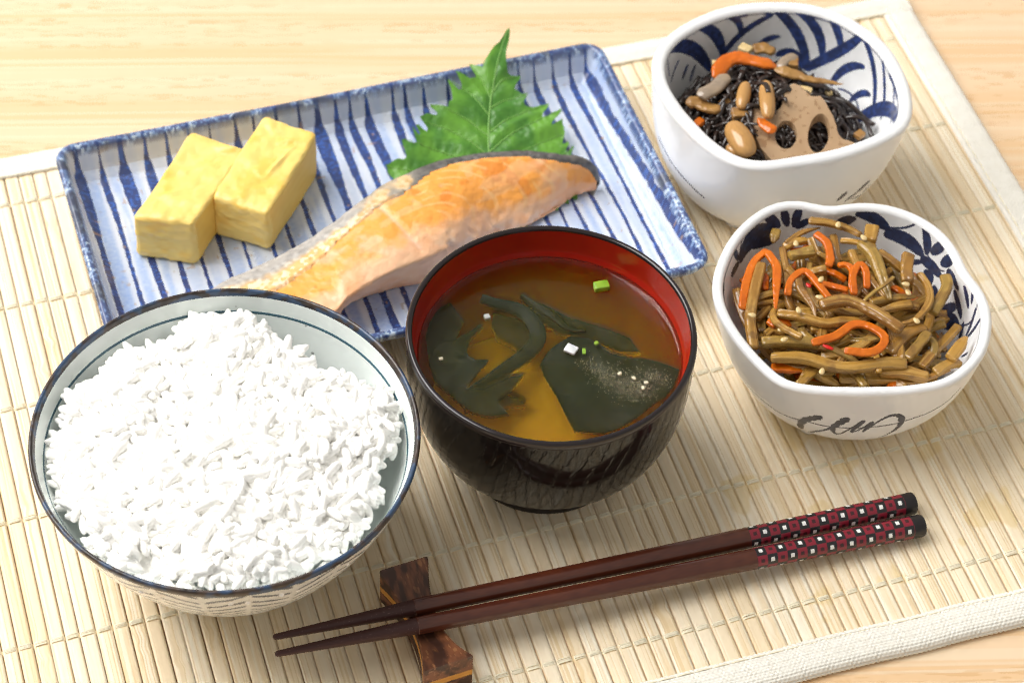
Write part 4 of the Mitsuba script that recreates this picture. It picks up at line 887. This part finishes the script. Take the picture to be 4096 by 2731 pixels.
class Dish:
    def __init__(s, rim, cen, zr, a, b, p, m, cx, cy, th):
        s.rr, s.c, s.zr, s.k, s.th = np.array(rim) / 1e3, np.array(cen), zr, (a, b, p, m, cx, cy), th

    def r0(s, t):
        return np.interp(np.mod(t, 2 * np.pi), np.radians(np.arange(0, 361, 5.0)), np.r_[s.rr, s.rr[0]])

    def base(s, t, h):
        m = s.k[3]
        return s.r0(t) * (1 - m * (1 - h)) + s.rr.mean() * m * (1 - h)

    def rout(s, t, h):
        a, b, p = s.k[:3]
        return (s.base(t, h) + s.th) * (1 - a * (1 - h) - b * (1 - h) ** p)

    def rin(s, t, h):
        return s.base(t, h) * (1 - s.k[0] * (1 - h) - 0.34 * (1 - h) ** 3)

    def pts(s, t, r, h, z):
        x, y = s.c[0] + s.k[4] * (1 - h) + r * np.cos(t), s.c[1] + s.k[5] * (1 - h) + r * np.sin(t)
        return np.stack(np.broadcast_arrays(x, y, z), -1)

    def inside(s, x, y, z, gap=0.0):
        h = np.clip((z - FZ) / (s.zr - FZ), 0, 1)
        dx, dy = x - s.c[0] - s.k[4] * (1 - h), y - s.c[1] - s.k[5] * (1 - h)
        return s.rin(np.arctan2(dy, dx), h) - np.hypot(dx, dy) - gap

    def build(s, key, out_mat, in_mat, rim_mat, feet=None):
        n = 260
        t = np.linspace(0, 2 * np.pi, n + 1)[None]
        # outside, seam at the back
        h = np.linspace(0, 0.955, 40)[:, None]
        to = t + np.pi / 2
        P = s.pts(to, s.rout(to, h), h, BZ + h * (s.zr - BZ))
        r0 = s.rout(to, np.zeros((1, 1)))
        low = [s.pts(to, r0 * q, np.zeros((1, 1)), np.full((1, 1), z)) for q, z in ((0.02, 0.0022), (0.5, 0.0022), (0.78, 0.0024), (0.90, 0.0029), (0.965, 0.0038))]
        P = np.concatenate(low + [P])
        yy = np.r_[[-12, -6, -4, -2, -1], h[:, 0] * (s.zr - BZ) * 1e3]
        m, uv = grid(P, np.stack(np.broadcast_arrays((to - np.pi / 2) * RREF, yy[:, None]), -1))
        add(key + '__outer_wall', m, out_mat, True, uv=uv)
        # rolled lip
        one = np.ones((1, 1))
        ri, th = s.r0(t[:, :-1]), s.th
        ro = s.rout(t[:, :-1], np.full((1, 1), 0.955))
        hz = BZ + 0.955 * (s.zr - BZ)
        lip = [(ro, hz), (ri + 0.995 * th, s.zr - 0.0009), (ri + 0.90 * th, s.zr - 0.0001), (ri + 0.70 * th, s.zr + 0.0005), (ri + 0.45 * th, s.zr + 0.0006), (ri + 0.2 * th, s.zr + 0.0003), (ri + 0.02 * th, s.zr - 0.0004), (ri - 0.0001, s.zr - 0.0012)]
        P = np.concatenate([s.pts(t[:, :-1], r, one, np.full((1, 1), z)) for r, z in lip])
        add(key + '__rim', grid(P, wrap=True), rim_mat, True)
        # inside, seam at the front
        ti = t - np.pi / 2
        h = np.linspace(1, 0, 50)[:, None] * 0.972
        P = s.pts(ti, s.rin(ti, h) - 0.00008, h, FZ + h * (s.zr - FZ))
        ri0 = s.rin(ti, np.zeros((1, 1)))
        P = np.concatenate([P] + [s.pts(ti, ri0 * q, np.zeros((1, 1)), np.full((1, 1), FZ + z)) for q, z in ((0.85, -0.0013), (0.6, -0.0022), (0.02, -0.0025))])
        yy = np.r_[h[:, 0] * (s.zr - FZ) * 1e3, -2, -6, -12]
        m, uv = grid(P, np.stack(np.broadcast_arrays((ti + np.pi / 2) * RREF, yy[:, None]), -1))
        add(key + '__inner_wall', m, in_mat, True, uv=uv)
        for a in feet or ():
            q = lathe(spline([(0.0003, 0.0), (0.0030, 0.0), (0.0036, 0.0008), (0.0040, 0.0030), (0.0048, 0.0060)], 16), 24, (s.c[0] + s.k[4] + 0.0265 * math.cos(a), s.c[1] + s.k[5] + 0.0265 * math.sin(a)))
            add(key + '__foot', q, rim_mat, True)


DA = Dish(RIM_A, CEN_A, 0.0501, 0.068, 0.2214, 4.2, 1.0, -0.0016, 0.0003, 0.0050)
DB = Dish(RIM_B, CEN_B, 0.0433, 0.1171, 0.2, 3.8, 1.0, 0.0025, 0.0003, 0.0037)
WHITE = (0.80, 0.805, 0.815)
NAVY = (0.010, 0.022, 0.105)


def porcelain(p):
    return mix(WHITE, (0.76, 0.77, 0.785), fbm(p.x * 45, p.y * 45, p.z * 45, 2))


def inkmat(key, table, dark, light, ring=None):
    def fn(p, n, uv):
        m = ink((uv.x, uv.y), table)
        if ring:
            m = dr.maximum(m, 1 - sst(-0.12, 0.12, dr.abs(uv.y - ring) - 0.20 - 0.55 * sst(0.55, 0.8, noise(uv.x * 0.21, 2.0))))
        return mix(porcelain(p), mix(dark, light, sst(0.35, 0.75, fbm(uv.x * 0.8, uv.y * 0.8, 3.0, 2))), m * 0.97)
    mat(key, fn, 0.09, 0.5, clearcoat=0.5, clearcoat_gloss=0.97)


inkmat('bamboo_pattern', INK_A, (0.007, 0.018, 0.085), (0.016, 0.045, 0.20), 38.3)
inkmat('blossom_pattern', INK_B, (0.006, 0.010, 0.045), (0.010, 0.024, 0.085))
inkmat('brushed_line_a', OUT_A, (0.02, 0.024, 0.05), (0.035, 0.04, 0.07))
inkmat('brushed_line_b', OUT_B, (0.014, 0.017, 0.035), (0.028, 0.032, 0.06))
mat('porcelain', lambda p, n, uv: porcelain(p), 0.09, 0.5, clearcoat=0.5, clearcoat_gloss=0.97)
DA.build('leaf_pattern_bowl', 'brushed_line_a', 'bamboo_pattern', 'porcelain', [math.radians(a) for a in (-114, 6, 126)])
DB.build('flower_pattern_bowl', 'brushed_line_b', 'blossom_pattern', 'porcelain', [math.radians(a) for a in (-117, 3, 123)])
tag('leaf_pattern_bowl', 'white porcelain bowl painted inside with blue bamboo leaves holding dark seaweed salad', 'bowl')
tag('flower_pattern_bowl', 'white petal shaped porcelain bowl painted inside with dark blue blossoms holding burdock strips', 'bowl')

# ---------------------------------------------------------------- burdock and carrot salad


def burdock(p, n, uv):
    i, y = dr.floor(uv.x), uv.y
    fib = noise((uv.x - i) * 46, y * 90, i * 3.1)
    r = cell(i * 71 + 0.5, 2, 1)
    c = mix((0.41, 0.215, 0.036), (0.22, 0.095, 0.018), r)
    c = mix(c, (0.28, 0.17, 0.034), sst(0.5, 0.9, cell(i * 37 + 0.5, 5, 2)))
    c = mix(c, (0.47, 0.28, 0.07), 0.55 * sst(0.45, 0.75, fib))
    return mix(c, (0.16, 0.075, 0.02), 0.6 * sst(0.55, 0.75, fbm(p.x * 260 + i, p.y * 260, p.z * 260, 2)))


mat('burdock_flesh', burdock, lambda p, n, uv: 0.08 + 0.20 * noise(p.x * 600, p.y * 600, p.z * 600), 0.55, bump=lambda p, n, uv: 0.00045 * noise((uv.x - dr.floor(uv.x)) * 46, uv.y * 90, dr.floor(uv.x) * 3.1) + 0.0003 * noise(p.x * 700, p.y * 700, p.z * 700), clearcoat=0.6, clearcoat_gloss=0.93)
mat('carrot_flesh', lambda p, n, uv: mix((0.62, 0.155, 0.004), (0.50, 0.090, 0.003), fbm(p.x * 200, p.y * 200, p.z * 200, 3)), 0.2, 0.55, bump=lambda p, n, uv: 0.0005 * fbm(p.x * 600, p.y * 600, p.z * 600, 2), clearcoat=0.2, clearcoat_gloss=0.9)
mat('sesame', (0.62, 0.46, 0.22), 0.3, 0.5)
mat('chili', (0.52, 0.012, 0.008), 0.18, 0.5)
BLAB = {8: 'long burdock strip crossing the middle of the flower patterned bowl from its left side', 9: 'thick burdock strip lying on top at the centre of the flower patterned bowl', 20: 'burdock strip with shiny rough face along the front of the burdock salad',
        19: 'burdock strip just behind the rough shiny one at the front left', 0: 'burdock strip lying furthest back, against the notch of the flower patterned bowl', 16: 'burdock strip bent in a hook at the right of the burdock salad',
        25: 'burdock strip leaning on the right wall of the flower patterned bowl', 10: 'broad burdock strip running from the back towards the centre of the salad', 6: 'burdock strip hanging down along the left inside of the flower patterned bowl', 18: 'thin frayed burdock sliver standing up at the centre of the salad',
        15: 'short upright burdock stick in front of the painted blossom', 21: 'burdock strip end at the front right of the flower patterned bowl'}
CLAB = {6: 'bright carrot strip folded into a loop at the front of the burdock salad', 0: 'carrot strip arching down the left side of the burdock salad', 1: 'shiny carrot strip hanging beside the left arching carrot', 2: 'hooked carrot strip left of the centre of the burdock salad',
        3: 'curved carrot strip at the back of the burdock salad', 5: 'curled carrot strip standing behind the top burdock strip', 10: 'carrot end peeping out at the near left rim of the flower patterned bowl', 7: 'short carrot piece at the left of the burdock salad'}
vid = 0
for tab, mt, name, lab, common in ((BURDOCK, 'burdock_flesh', 'burdock_strip', BLAB, 'one of many glossy brown burdock strips in the flower patterned bowl'), (CARROT, 'carrot_flesh', 'carrot_strip', CLAB, 'one of the smaller orange carrot strips among the burdock in the flower patterned bowl')):
    for k, (pts, w) in enumerate(tab):
        vid += 1
        pts = np.array(pts)
        q = spline(pts, 30)
        q[:, 2] += 0.0007 * vnoise(q, 60, vid, 2) - 0.0006 * np.linspace(-1, 1, 30) ** 2 * (k % 3)
        hw = w / 2e3 * 1.05
        prof = (0.92 + 0.16 * meshkit.noise(np.c_[np.linspace(0, 5, 30), np.full(30, vid * 3.1), np.zeros(30)])) * np.minimum(1, 0.85 + np.minimum(np.linspace(0, 6, 30), np.linspace(6, 0, 30)))
        if k % 3 == 1:
            prof = prof * np.minimum(1, 0.35 + 1.6 * np.linspace(1, 0, 30))
        m, uv = sweep(q, hw * prof, hw * prof * (0.72 if mt == 'burdock_flesh' else 0.55), 16, 4.5, uvid=vid, round_end=0.0003, twist=rng.normal(0, 0.5))
        v = m[0] + 0.00018 * vnoise(m[0], 420, vid, 2)[:, None]
        key = add(name, (v, m[1]), mt, True, uv=uv)
        tag(key, lab.get(k, common), 'burdock' if 'burdock' in name else 'carrot', None if k in lab else ('burdock strips in the salad' if 'burdock' in name else 'carrot strips in the salad'))
frng = np.random.default_rng(11)
cb = DB.c
made = 0
while made < 270:
    a, L, zz = frng.uniform(0, 2 * np.pi), frng.uniform(0.016, 0.038), frng.uniform(0.020, 0.0398)
    c = cb + np.array([-0.003, -0.002]) + frng.uniform(-0.034, 0.034, 2)
    if zz > 0.0415 - 0.0105 * (np.hypot(*(c - cb + [0.004, 0.004])) / 0.032) ** 2:
        continue
    s = np.linspace(-0.5, 0.5, 20)
    bend = frng.normal(0, 0.0050)
    q = np.stack([c[0] + s * L * math.cos(a) - bend * (4 * s * s - 1) * math.sin(a), c[1] + s * L * math.sin(a) + bend * (4 * s * s - 1) * math.cos(a), zz + s * L * frng.normal(0, 0.15)], 1)
    if DB.inside(q[:, 0], q[:, 1], q[:, 2], 0.0022).min() < 0:
        continue
    vid += 1
    car = made % 7 == 3 and zz < 0.033
    hw = frng.uniform(0.0010, 0.0017)
    m, uv = sweep(q, hw, hw * 0.75, 14, 4.5, uvid=vid, round_end=0.0003, twist=frng.normal(0, 0.6))
    m = (m[0] + 0.0002 * vnoise(m[0], 400, vid, 2)[:, None], m[1])
    key = add('carrot_strip' if car else 'burdock_strip', m, 'carrot_flesh' if car else 'burdock_flesh', True, uv=uv)
    tag(key, 'one of the smaller orange carrot strips among the burdock in the flower patterned bowl' if car else 'one of many glossy brown burdock strips in the flower patterned bowl', 'carrot' if car else 'burdock', 'carrot strips in the salad' if car else 'burdock strips in the salad')
    made += 1
for k, q in enumerate(SESAME):
    s = trimesh.creation.icosphere(subdivisions=2)
    v = np.asarray(s.vertices) * [0.00145, 0.00095, 0.0006]
    v[:, 1] *= 1 - 0.25 * v[:, 0] / 0.00145
    a = frng.uniform(0, 3.1)
    v = np.c_[v[:, 0] * math.cos(a) - v[:, 1] * math.sin(a), v[:, 0] * math.sin(a) + v[:, 1] * math.cos(a), v[:, 2]] + q
    tag(add('sesame_seed', (v, np.asarray(s.faces)), 'sesame', True), 'tiny pale sesame seed sprinkled on the burdock salad', 'sesame seed', 'sesame seeds on the burdock salad')
for q, lab in zip(CHILI, ('red chili bit inside the hooked carrot strip', 'red chili bit on the burdock strip left of the looped carrot', 'red chili bit at the right of the burdock salad')):
    q = spline(q, 8)
    tag(add('chili_slice', sweep(q, 0.0008 * np.sin(np.linspace(0.4, 2.7, 8)), 0.0004, 8, 2.2), 'chili', True), lab, 'chili')

# ---------------------------------------------------------------- dark seaweed salad
mat('hijiki', lambda p, n, uv: mix((0.010, 0.007, 0.007), (0.035, 0.018, 0.012), noise(p.x * 500, p.y * 500, p.z * 500)), 0.2, 0.55, clearcoat=0.6, clearcoat_gloss=0.9)
mat('soybean_skin', lambda p, n, uv: mix((0.50, 0.28, 0.10), (0.38, 0.19, 0.055), fbm(p.x * 120, p.y * 120, p.z * 120, 3)), 0.16, 0.5, clearcoat=0.5, clearcoat_gloss=0.92)
mat('lotus', lambda p, n, uv: mix(mix((0.43, 0.295, 0.18), (0.35, 0.22, 0.12), fbm(p.x * 90, p.y * 90, 1.0, 3)), (0.20, 0.09, 0.03), 0.5 * sst(0.72, 0.85, noise(p.x * 700, p.y * 700, 2.0))), 0.16, 0.5, bump=lambda p, n, uv: 0.0002 * fbm(p.x * 500, p.y * 500, p.z * 500, 2))
mat('fried_tofu', lambda p, n, uv: mix((0.40, 0.22, 0.065), (0.20, 0.09, 0.028), fbm(p.x * 260, p.y * 260, p.z * 260, 3)), 0.3, 0.5, bump=lambda p, n, uv: 0.0009 * fbm(p.x * 500, p.y * 500, p.z * 500, 3))
mat('konjac', lambda p, n, uv: mix((0.24, 0.19, 0.155), (0.33, 0.24, 0.15), fbm(p.x * 200, p.y * 200, p.z * 200, 3)), 0.16, 0.55, clearcoat=0.6, clearcoat_gloss=0.93)
hr = np.random.default_rng(5)
ca = DA.c + np.array([-0.004, -0.006])


def a_mound(x, y):
    r = np.hypot(x - ca[0], y - ca[1])
    return 0.0440 - 0.0125 * (r / 0.034) ** 2 + 0.003 * vnoise(np.stack([x, y, x * 0], -1), 110, 3, 2)


ms = []
tries = 0
over = shapely.Polygon(np.array(LOTUS)[:, :2]).buffer(-0.0008)
while len(ms) < 1400 and tries < 9000:
    tries += 1
    layer = hr.integers(3)
    x, y = ca + hr.normal(0, 0.0185, 2)
    z = float(a_mound(np.array(x), np.array(y))) - 0.0022 * layer - 0.0006
    if z < 0.016:
        continue
    L, a, cv = hr.uniform(0.007, 0.020), hr.uniform(0, 2 * np.pi), hr.normal(0, 70)
    s = np.linspace(-0.5, 0.5, 9)
    ang = a + cv * s * L
    q = np.stack([x + np.cumsum(np.cos(ang)) * L / 9, y + np.cumsum(np.sin(ang)) * L / 9], 1)
    q -= q.mean(0) - [x, y]
    zz = a_mound(q[:, 0], q[:, 1]) - 0.0020 * layer - 0.0006 + 0.0016 * np.sin(s * hr.uniform(3, 9) + hr.uniform(0, 6))
    q = np.c_[q, zz]
    if layer < 2 and shapely.contains_xy(over, q[:, 0], q[:, 1]).mean() > 0.15:
        q[:, 2] -= 0.0070
    if DA.inside(q[:, 0], q[:, 1], q[:, 2], 0.0012).min() < 0:
        continue
    r = hr.uniform(0.0005, 0.00115)
    ms.append(sweep(q, r * np.sin(np.linspace(0.35, 2.8, 9)), r * 0.8 * np.sin(np.linspace(0.35, 2.8, 9)), 6, 2.0))
for _ in range(150):
    x, y = ca + hr.normal(0, 0.017, 2)
    if shapely.contains_xy(over, x, y):
        continue
    L, a, cv = hr.uniform(0.008, 0.018), hr.uniform(0, 2 * np.pi), hr.normal(0, 90)
    s = np.linspace(-0.5, 0.5, 11)
    ang = a + cv * s * L
    q = np.stack([x + np.cumsum(np.cos(ang)) * L / 11, y + np.cumsum(np.sin(ang)) * L / 11], 1)
    q = np.c_[q, a_mound(q[:, 0], q[:, 1]) + 0.0016 + 0.0012 * np.sin(s * 6 + a)]
    if DA.inside(q[:, 0], q[:, 1], q[:, 2], 0.0012).min() < 0 or shapely.contains_xy(over, q[:, 0], q[:, 1]).mean() > 0.35:
        continue
    r = hr.uniform(0.0006, 0.0013)
    ms.append(sweep(q, r * np.sin(np.linspace(0.35, 2.8, 11)), r * 0.7 * np.sin(np.linspace(0.35, 2.8, 11)), 6, 2.0))
for q in A_STRAY:
    q = spline(q, 16)
    h = np.clip((q[:, 2] - FZ) / (DA.zr - FZ), 0, 1)
    q[:, 2] += 0.0015 * np.sin(np.linspace(0, 5, 16))
    ms.append(sweep(q, 0.0009, 0.0008, 6, 2.0))
t = np.linspace(0, 2 * np.pi, 60, endpoint=False)[None]
rr = np.linspace(0, 1, 16)[:, None] * 0.036
x, y = ca[0] + rr * np.cos(t), ca[1] + rr * np.sin(t)
z = a_mound(x, y) - 0.0048
for _ in range(6):
    g = DA.inside(x, y, z, 0.001)
    k = np.where(g < 0, 1 + g / np.maximum(np.hypot(x - DA.c[0], y - DA.c[1]), 1e-4), 1)
    x, y = DA.c[0] + (x - DA.c[0]) * k, DA.c[1] + (y - DA.c[1]) * k
ms.append(grid(np.stack([x, y, z], -1), wrap=True))
add('hijiki_seaweed', join(ms), 'hijiki', True)
tag('hijiki_seaweed', 'tangle of glossy black seaweed strands in the leaf patterned bowl', 'seaweed', kind='stuff')
for (a, b), w, lab in zip(BEANS, (0.0028, 0.0032, 0.0050, 0.0022, 0.0030), ('soybean standing upright left of the seaweed draped bean', 'soybean draped with a strand of seaweed just behind the lotus slice', 'large glossy soybean at the left of the lotus slice', 'soybean half hidden at the near rim of the leaf patterned bowl', 'brown soybean piece below the upright soybean')):
    a, b = np.array(a), np.array(b)
    s = np.sin(np.linspace(0.0, np.pi, 22)) ** 0.55
    q = a + (b - a) * (0.5 - 0.5 * np.cos(np.linspace(0, np.pi, 22)))[:, None]
    q[:, 2] += 0.0008 * np.sin(np.linspace(0, np.pi, 22))
    tag(add('soybean', sweep(q, w * 0.9 * s + 0.00005, w * 0.8 * s + 0.00005, 20, 2.0), 'soybean_skin', True), lab, 'soybean')
q = spline([np.array(BEANS[1][0]) * (1 - k) + np.array(BEANS[1][1]) * k + [o, 0, dz] for k, o, dz in ((0.05, -0.0034, 0.0005), (0.2, -0.0006, 0.0030), (0.45, 0.0002, 0.0036))], 10)
add('seaweed_strand', sweep(q, 0.0010, 0.0006, 8, 2.0), 'hijiki', True)
tag('seaweed_strand', 'single black seaweed strand lying over the soybean behind the lotus slice', 'seaweed')
lp = np.array(LOTUS)[:, :2]
lc = lp.mean(0)
lotus_area = shapely.Polygon(lp)
pg = shapely.Polygon(lp).buffer(0.0008).buffer(-0.0008)
for c, e1, e2 in HOLES:
    c, e1, e2 = (np.array(q)[:2] for q in (c, e1, e2))
    tt_ = np.linspace(0, 2 * np.pi, 28, endpoint=False)
    pg = pg.difference(shapely.Polygon([tuple(c + np.cos(k) * (e1 - c) + np.sin(k) * (e2 - c)) for k in tt_]))
if pg.geom_type != 'Polygon':
    pg = max(pg.geoms, key=lambda g: g.area)


def lotus_sheet():
    return sheet_poly(pg, lambda q: 0.0432 + 0.16 * (q[:, 1] - lc[1]) + 0.0006 * vnoise(np.c_[q, q[:, 0] * 0], 150, 2, 2), 0.0042, 0.0011)


add('lotus_root_slice', lotus_sheet(), 'lotus', 45)
tag('lotus_root_slice', 'tan lotus root slice with big holes at the front of the seaweed salad', 'lotus root')
for (pts), w, mt, name, lab, cat in ([(A_CARROT[0], 0.0030, 'carrot_flesh', 'carrot_strip', 'orange carrot strip arching over the top of the black seaweed salad', 'carrot'), (A_CARROT[1], 0.0020, 'carrot_flesh', 'carrot_strip', 'short orange carrot sliver lying on the lotus root slice', 'carrot'), (A_CARROT[2], 0.0024, 'carrot_flesh', 'carrot_strip', 'reddish carrot end at the left edge of the seaweed salad', 'carrot'),
     (A_STRIP[0], 0.0019, 'fried_tofu', 'fried_tofu_strip', 'long thin brown tofu strip pointing right out of the seaweed salad', 'fried tofu'), (A_STRIP[1], 0.0026, 'fried_tofu', 'fried_tofu_strip', 'yellowish fried tofu strip at the left of the seaweed salad', 'fried tofu'), (A_STRIP[2], 0.0026, 'fried_tofu', 'fried_tofu_strip', 'fried tofu strip at the far side of the seaweed salad', 'fried tofu'), (A_STRIP[3], 0.0022, 'fried_tofu', 'fried_tofu_strip', 'pale fried tofu bit left of the upright soybean', 'fried tofu'),
     (A_KONJAC[0], 0.0028, 'konjac', 'konjac_strip', 'grey translucent konjac strip leaning at the left of the seaweed salad', 'konjac'), (A_KONJAC[1], 0.0020, 'konjac', 'konjac_strip', 'grey konjac strip at the back right of the seaweed salad', 'konjac')]):
    q = spline(pts, 24)
    e = np.minimum(1, 0.45 + np.minimum(np.linspace(0, 5, 24), np.linspace(5, 0, 24)))
    if name == 'fried_tofu_strip' and len(pts) == 4 and w < 0.002:
        e = e * np.linspace(1.3, 0.35, 24)
    m = sweep(q, w * e, w * 0.45 * e, 12, 2.6, twist=hr.normal(0, 0.4), round_end=0.0003)
    tag(add(name, (m[0] + 0.0009 * vnoise(m[0], 350, 5, 2)[:, None], m[1]), mt, True), lab, cat)
for k, (q, lab) in enumerate(zip(A_BITS, ('pale crumb at the left of the arching carrot strip', 'pale tofu crumb right of the lotus slice top', 'pale tofu crumb at the very back of the seaweed salad', 'brown tofu chunk at the right rim of the leaf patterned bowl', 'pale tofu flake on the right edge of the seaweed heap', 'brown tofu chunk under the upright soybean', 'brown tofu flake at the back right of the seaweed salad'))):
    h = np.array([0.0016, 0.0013, 0.0009]) * (0.8 + 0.35 * ((k * 7) % 4))
    tag(add('fried_tofu_bit', nugget(q, h, k * 1.3, k, n=8), 'sesame' if k in (0, 1, 2, 4) else 'fried_tofu', True), lab, 'fried tofu')

# ---------------------------------------------------------------- chopstick rest
RA, RB = np.array([-0.0307, -0.1110]), np.array([-0.0138, -0.1481])
rdir = (RB - RA) / np.linalg.norm(RB - RA)
rper = np.array([-rdir[1], rdir[0]])
RLEN = np.linalg.norm(RB - RA)


def rest_wood(p, n, uv):
    a, b = (p.x - RA[0]) * rdir[0] + (p.y - RA[1]) * rdir[1], (p.x - RA[0]) * rper[0] + (p.y - RA[1]) * rper[1]
    g = fbm(b * 420 + 2 * noise(a * 60, b * 60), a * 45, p.z * 260, 3)
    c = mix((0.055, 0.022, 0.014), (0.22, 0.080, 0.036), sst(0.34, 0.66, g))
    c = mix(c, (0.36, 0.16, 0.065), 0.8 * sst(0.66, 0.82, noise(b * 1500, a * 240, p.z * 900)) * sst(0.35, 0.6, g))
    return mix(c, (0.030, 0.014, 0.011), 0.4 * sst(0.5, 0.68, fbm(a * 70 + 3, b * 160, p.z * 100, 2)))


mat('dark_hardwood', rest_wood, 0.36, 0.45, bump=lambda p, n, uv: 0.00016 * noise(p.x * 1500, p.y * 600, p.z * 900))
mat('light_inlay', lambda p, n, uv: mix((0.66, 0.31, 0.055), (0.52, 0.21, 0.03), noise(p.x * 500, p.y * 500, p.z * 1500)), 0.36, 0.45)


def rest_layer(z_of):
    ys = np.linspace(-1, 1, 41)
    w = 0.0044 + 0.0042 * np.abs(ys) ** 2.0
    z0, z1 = z_of(ys)
    rings = []
    for i, y in enumerate(ys):
        e = 0.0005 if abs(y) > 0.99 else 0.0
        ww, lo, hi = w[i] - e, z0[i], z1[i]
        prof = [(-ww, lo), (-ww, hi - 0.0004), (-ww + 0.0004, hi), (0, hi), (ww - 0.0004, hi), (ww, hi - 0.0004), (ww, lo)]
        c = RA + rdir * RLEN * (y + 1) / 2
        rings.append([np.r_[c + rper * q[0], q[1]] for q in prof])
    P = np.array(rings)
    P = np.concatenate([P[:1].mean(1, keepdims=True).repeat(7, 1), P, P[-1:].mean(1, keepdims=True).repeat(7, 1)])
    return grid(P, wrap=True)


top = lambda y: 0.0100 + 0.0062 * np.abs(y) ** 1.8
add('chopstick_rest__top_layer', rest_layer(lambda y: (0.0 * y + 0.0085, top(y))), 'dark_hardwood', 30)
add('chopstick_rest__inlay_strip', rest_layer(lambda y: (0.0 * y + 0.0057, 0.0 * y + 0.0087)), 'light_inlay', 30)
add('chopstick_rest__base_layer', rest_layer(lambda y: (0.0 * y + 0.0001, 0.0 * y + 0.0059)), 'dark_hardwood', 30)
tag('chopstick_rest', 'dark wooden chopstick rest with waisted sides and a light inlaid strip', 'chopstick rest')

# ---------------------------------------------------------------- chopsticks
mat('stick_lacquer', lambda p, n, uv: mix((0.085, 0.020, 0.008), (0.065, 0.014, 0.007), noise(uv.y * 300, uv.x * 3)), 0.20, 0.5, clearcoat=0.5, clearcoat_gloss=0.9)
mat('stick_tip', lambda p, n, uv: mix((0.050, 0.015, 0.013), (0.15, 0.085, 0.075), 0.8 * sst(0.80, 0.93, noise(p.x * 2600, p.y * 2600, p.z * 2600))), 0.46, 0.45, bump=lambda p, n, uv: 0.00010 * noise(p.x * 2200, p.y * 2200, p.z * 2200))
mat('stick_cap', (0.014, 0.012, 0.013), 0.35, 0.45)


def check(p, n, uv):
    a, b = uv.x * 6 / (2 * math.pi), uv.y / 0.00352
    ia, ib = dr.floor(a), dr.floor(b)
    par = ia + ib - 2 * dr.floor((ia + ib) / 2)
    fa, fb = dr.abs(a - ia - 0.5), dr.abs(b - ib - 0.5)
    inner = dr.select((fa < 0.17) & (fb < 0.18), 1.0, 0.0)
    red = mix((0.215, 0.012, 0.026), (0.045, 0.008, 0.012), inner)
    blk = mix((0.013, 0.012, 0.014), (0.80, 0.80, 0.78), dr.select((fa < 0.19) & (fb < 0.19), 1.0, 0.0))
    return mix(blk, red, par)


mat('stick_pattern', check, 0.22, 0.5, clearcoat=0.3, clearcoat_gloss=0.9)


def chopstick(a, b, roll, label):
    a, b = np.array(a), np.array(b)
    L = np.linalg.norm(b - a)
    d = (b - a) / L
    x = np.cross(d, [0, 0, 1.0])
    x /= np.linalg.norm(x)
    y = np.cross(x, d)
    key = numbered('chopstick')

    def part(name, prof, mt):
        pr = np.array(prof)
        t = np.linspace(0, 2 * np.pi, 61)[None]
        P = a + pr[:, None, 1:] * d + pr[:, None, :1] * (np.cos(t)[..., None] * x + np.sin(t)[..., None] * y)
        m, uv = grid(P, np.stack(np.broadcast_arrays(t + roll, pr[:, 1:] - 0.1614), -1))
        add(f'{key}__{name}', m, mt, True, uv=uv)

    part('tip', [(0.00002, 0.0), (0.0006, 0.0001), (0.00095, 0.0007)] + [(0.0010 + 0.00165 * q, 0.0012 + 0.0448 * q) for q in np.linspace(0, 1, 12)], 'stick_tip')
    part('shaft', [(0.0025, 0.0459), (0.0028, 0.0461)] + [(0.00285 + 0.00067 * q, 0.0463 + 0.1150 * q) for q in np.linspace(0, 1, 16)], 'stick_lacquer')
    part('patterned_handle', [(0.00352 + 0.0003 * q, 0.1613 + 0.0567 * q) for q in np.linspace(0, 1, 40)], 'stick_pattern')
    part('end_cap', [(0.00382, L - 0.0046), (0.00383, L - 0.0008), (0.0036, L - 0.0002), (0.0032, L), (0.0001, L + 0.0003)], 'stick_cap')
    tag(key, label, 'chopstick')


chopstick((-0.0694, -0.1427, 0.0168), (0.1387, -0.0651, 0.0040), 0.35, 'upper dark brown chopstick with red checked handle, nearer the soup bowl')
chopstick((-0.0681, -0.1489, 0.0168), (0.1411, -0.0743, 0.0040), 0.95, 'lower dark brown chopstick with red checked handle, nearer the mat border')
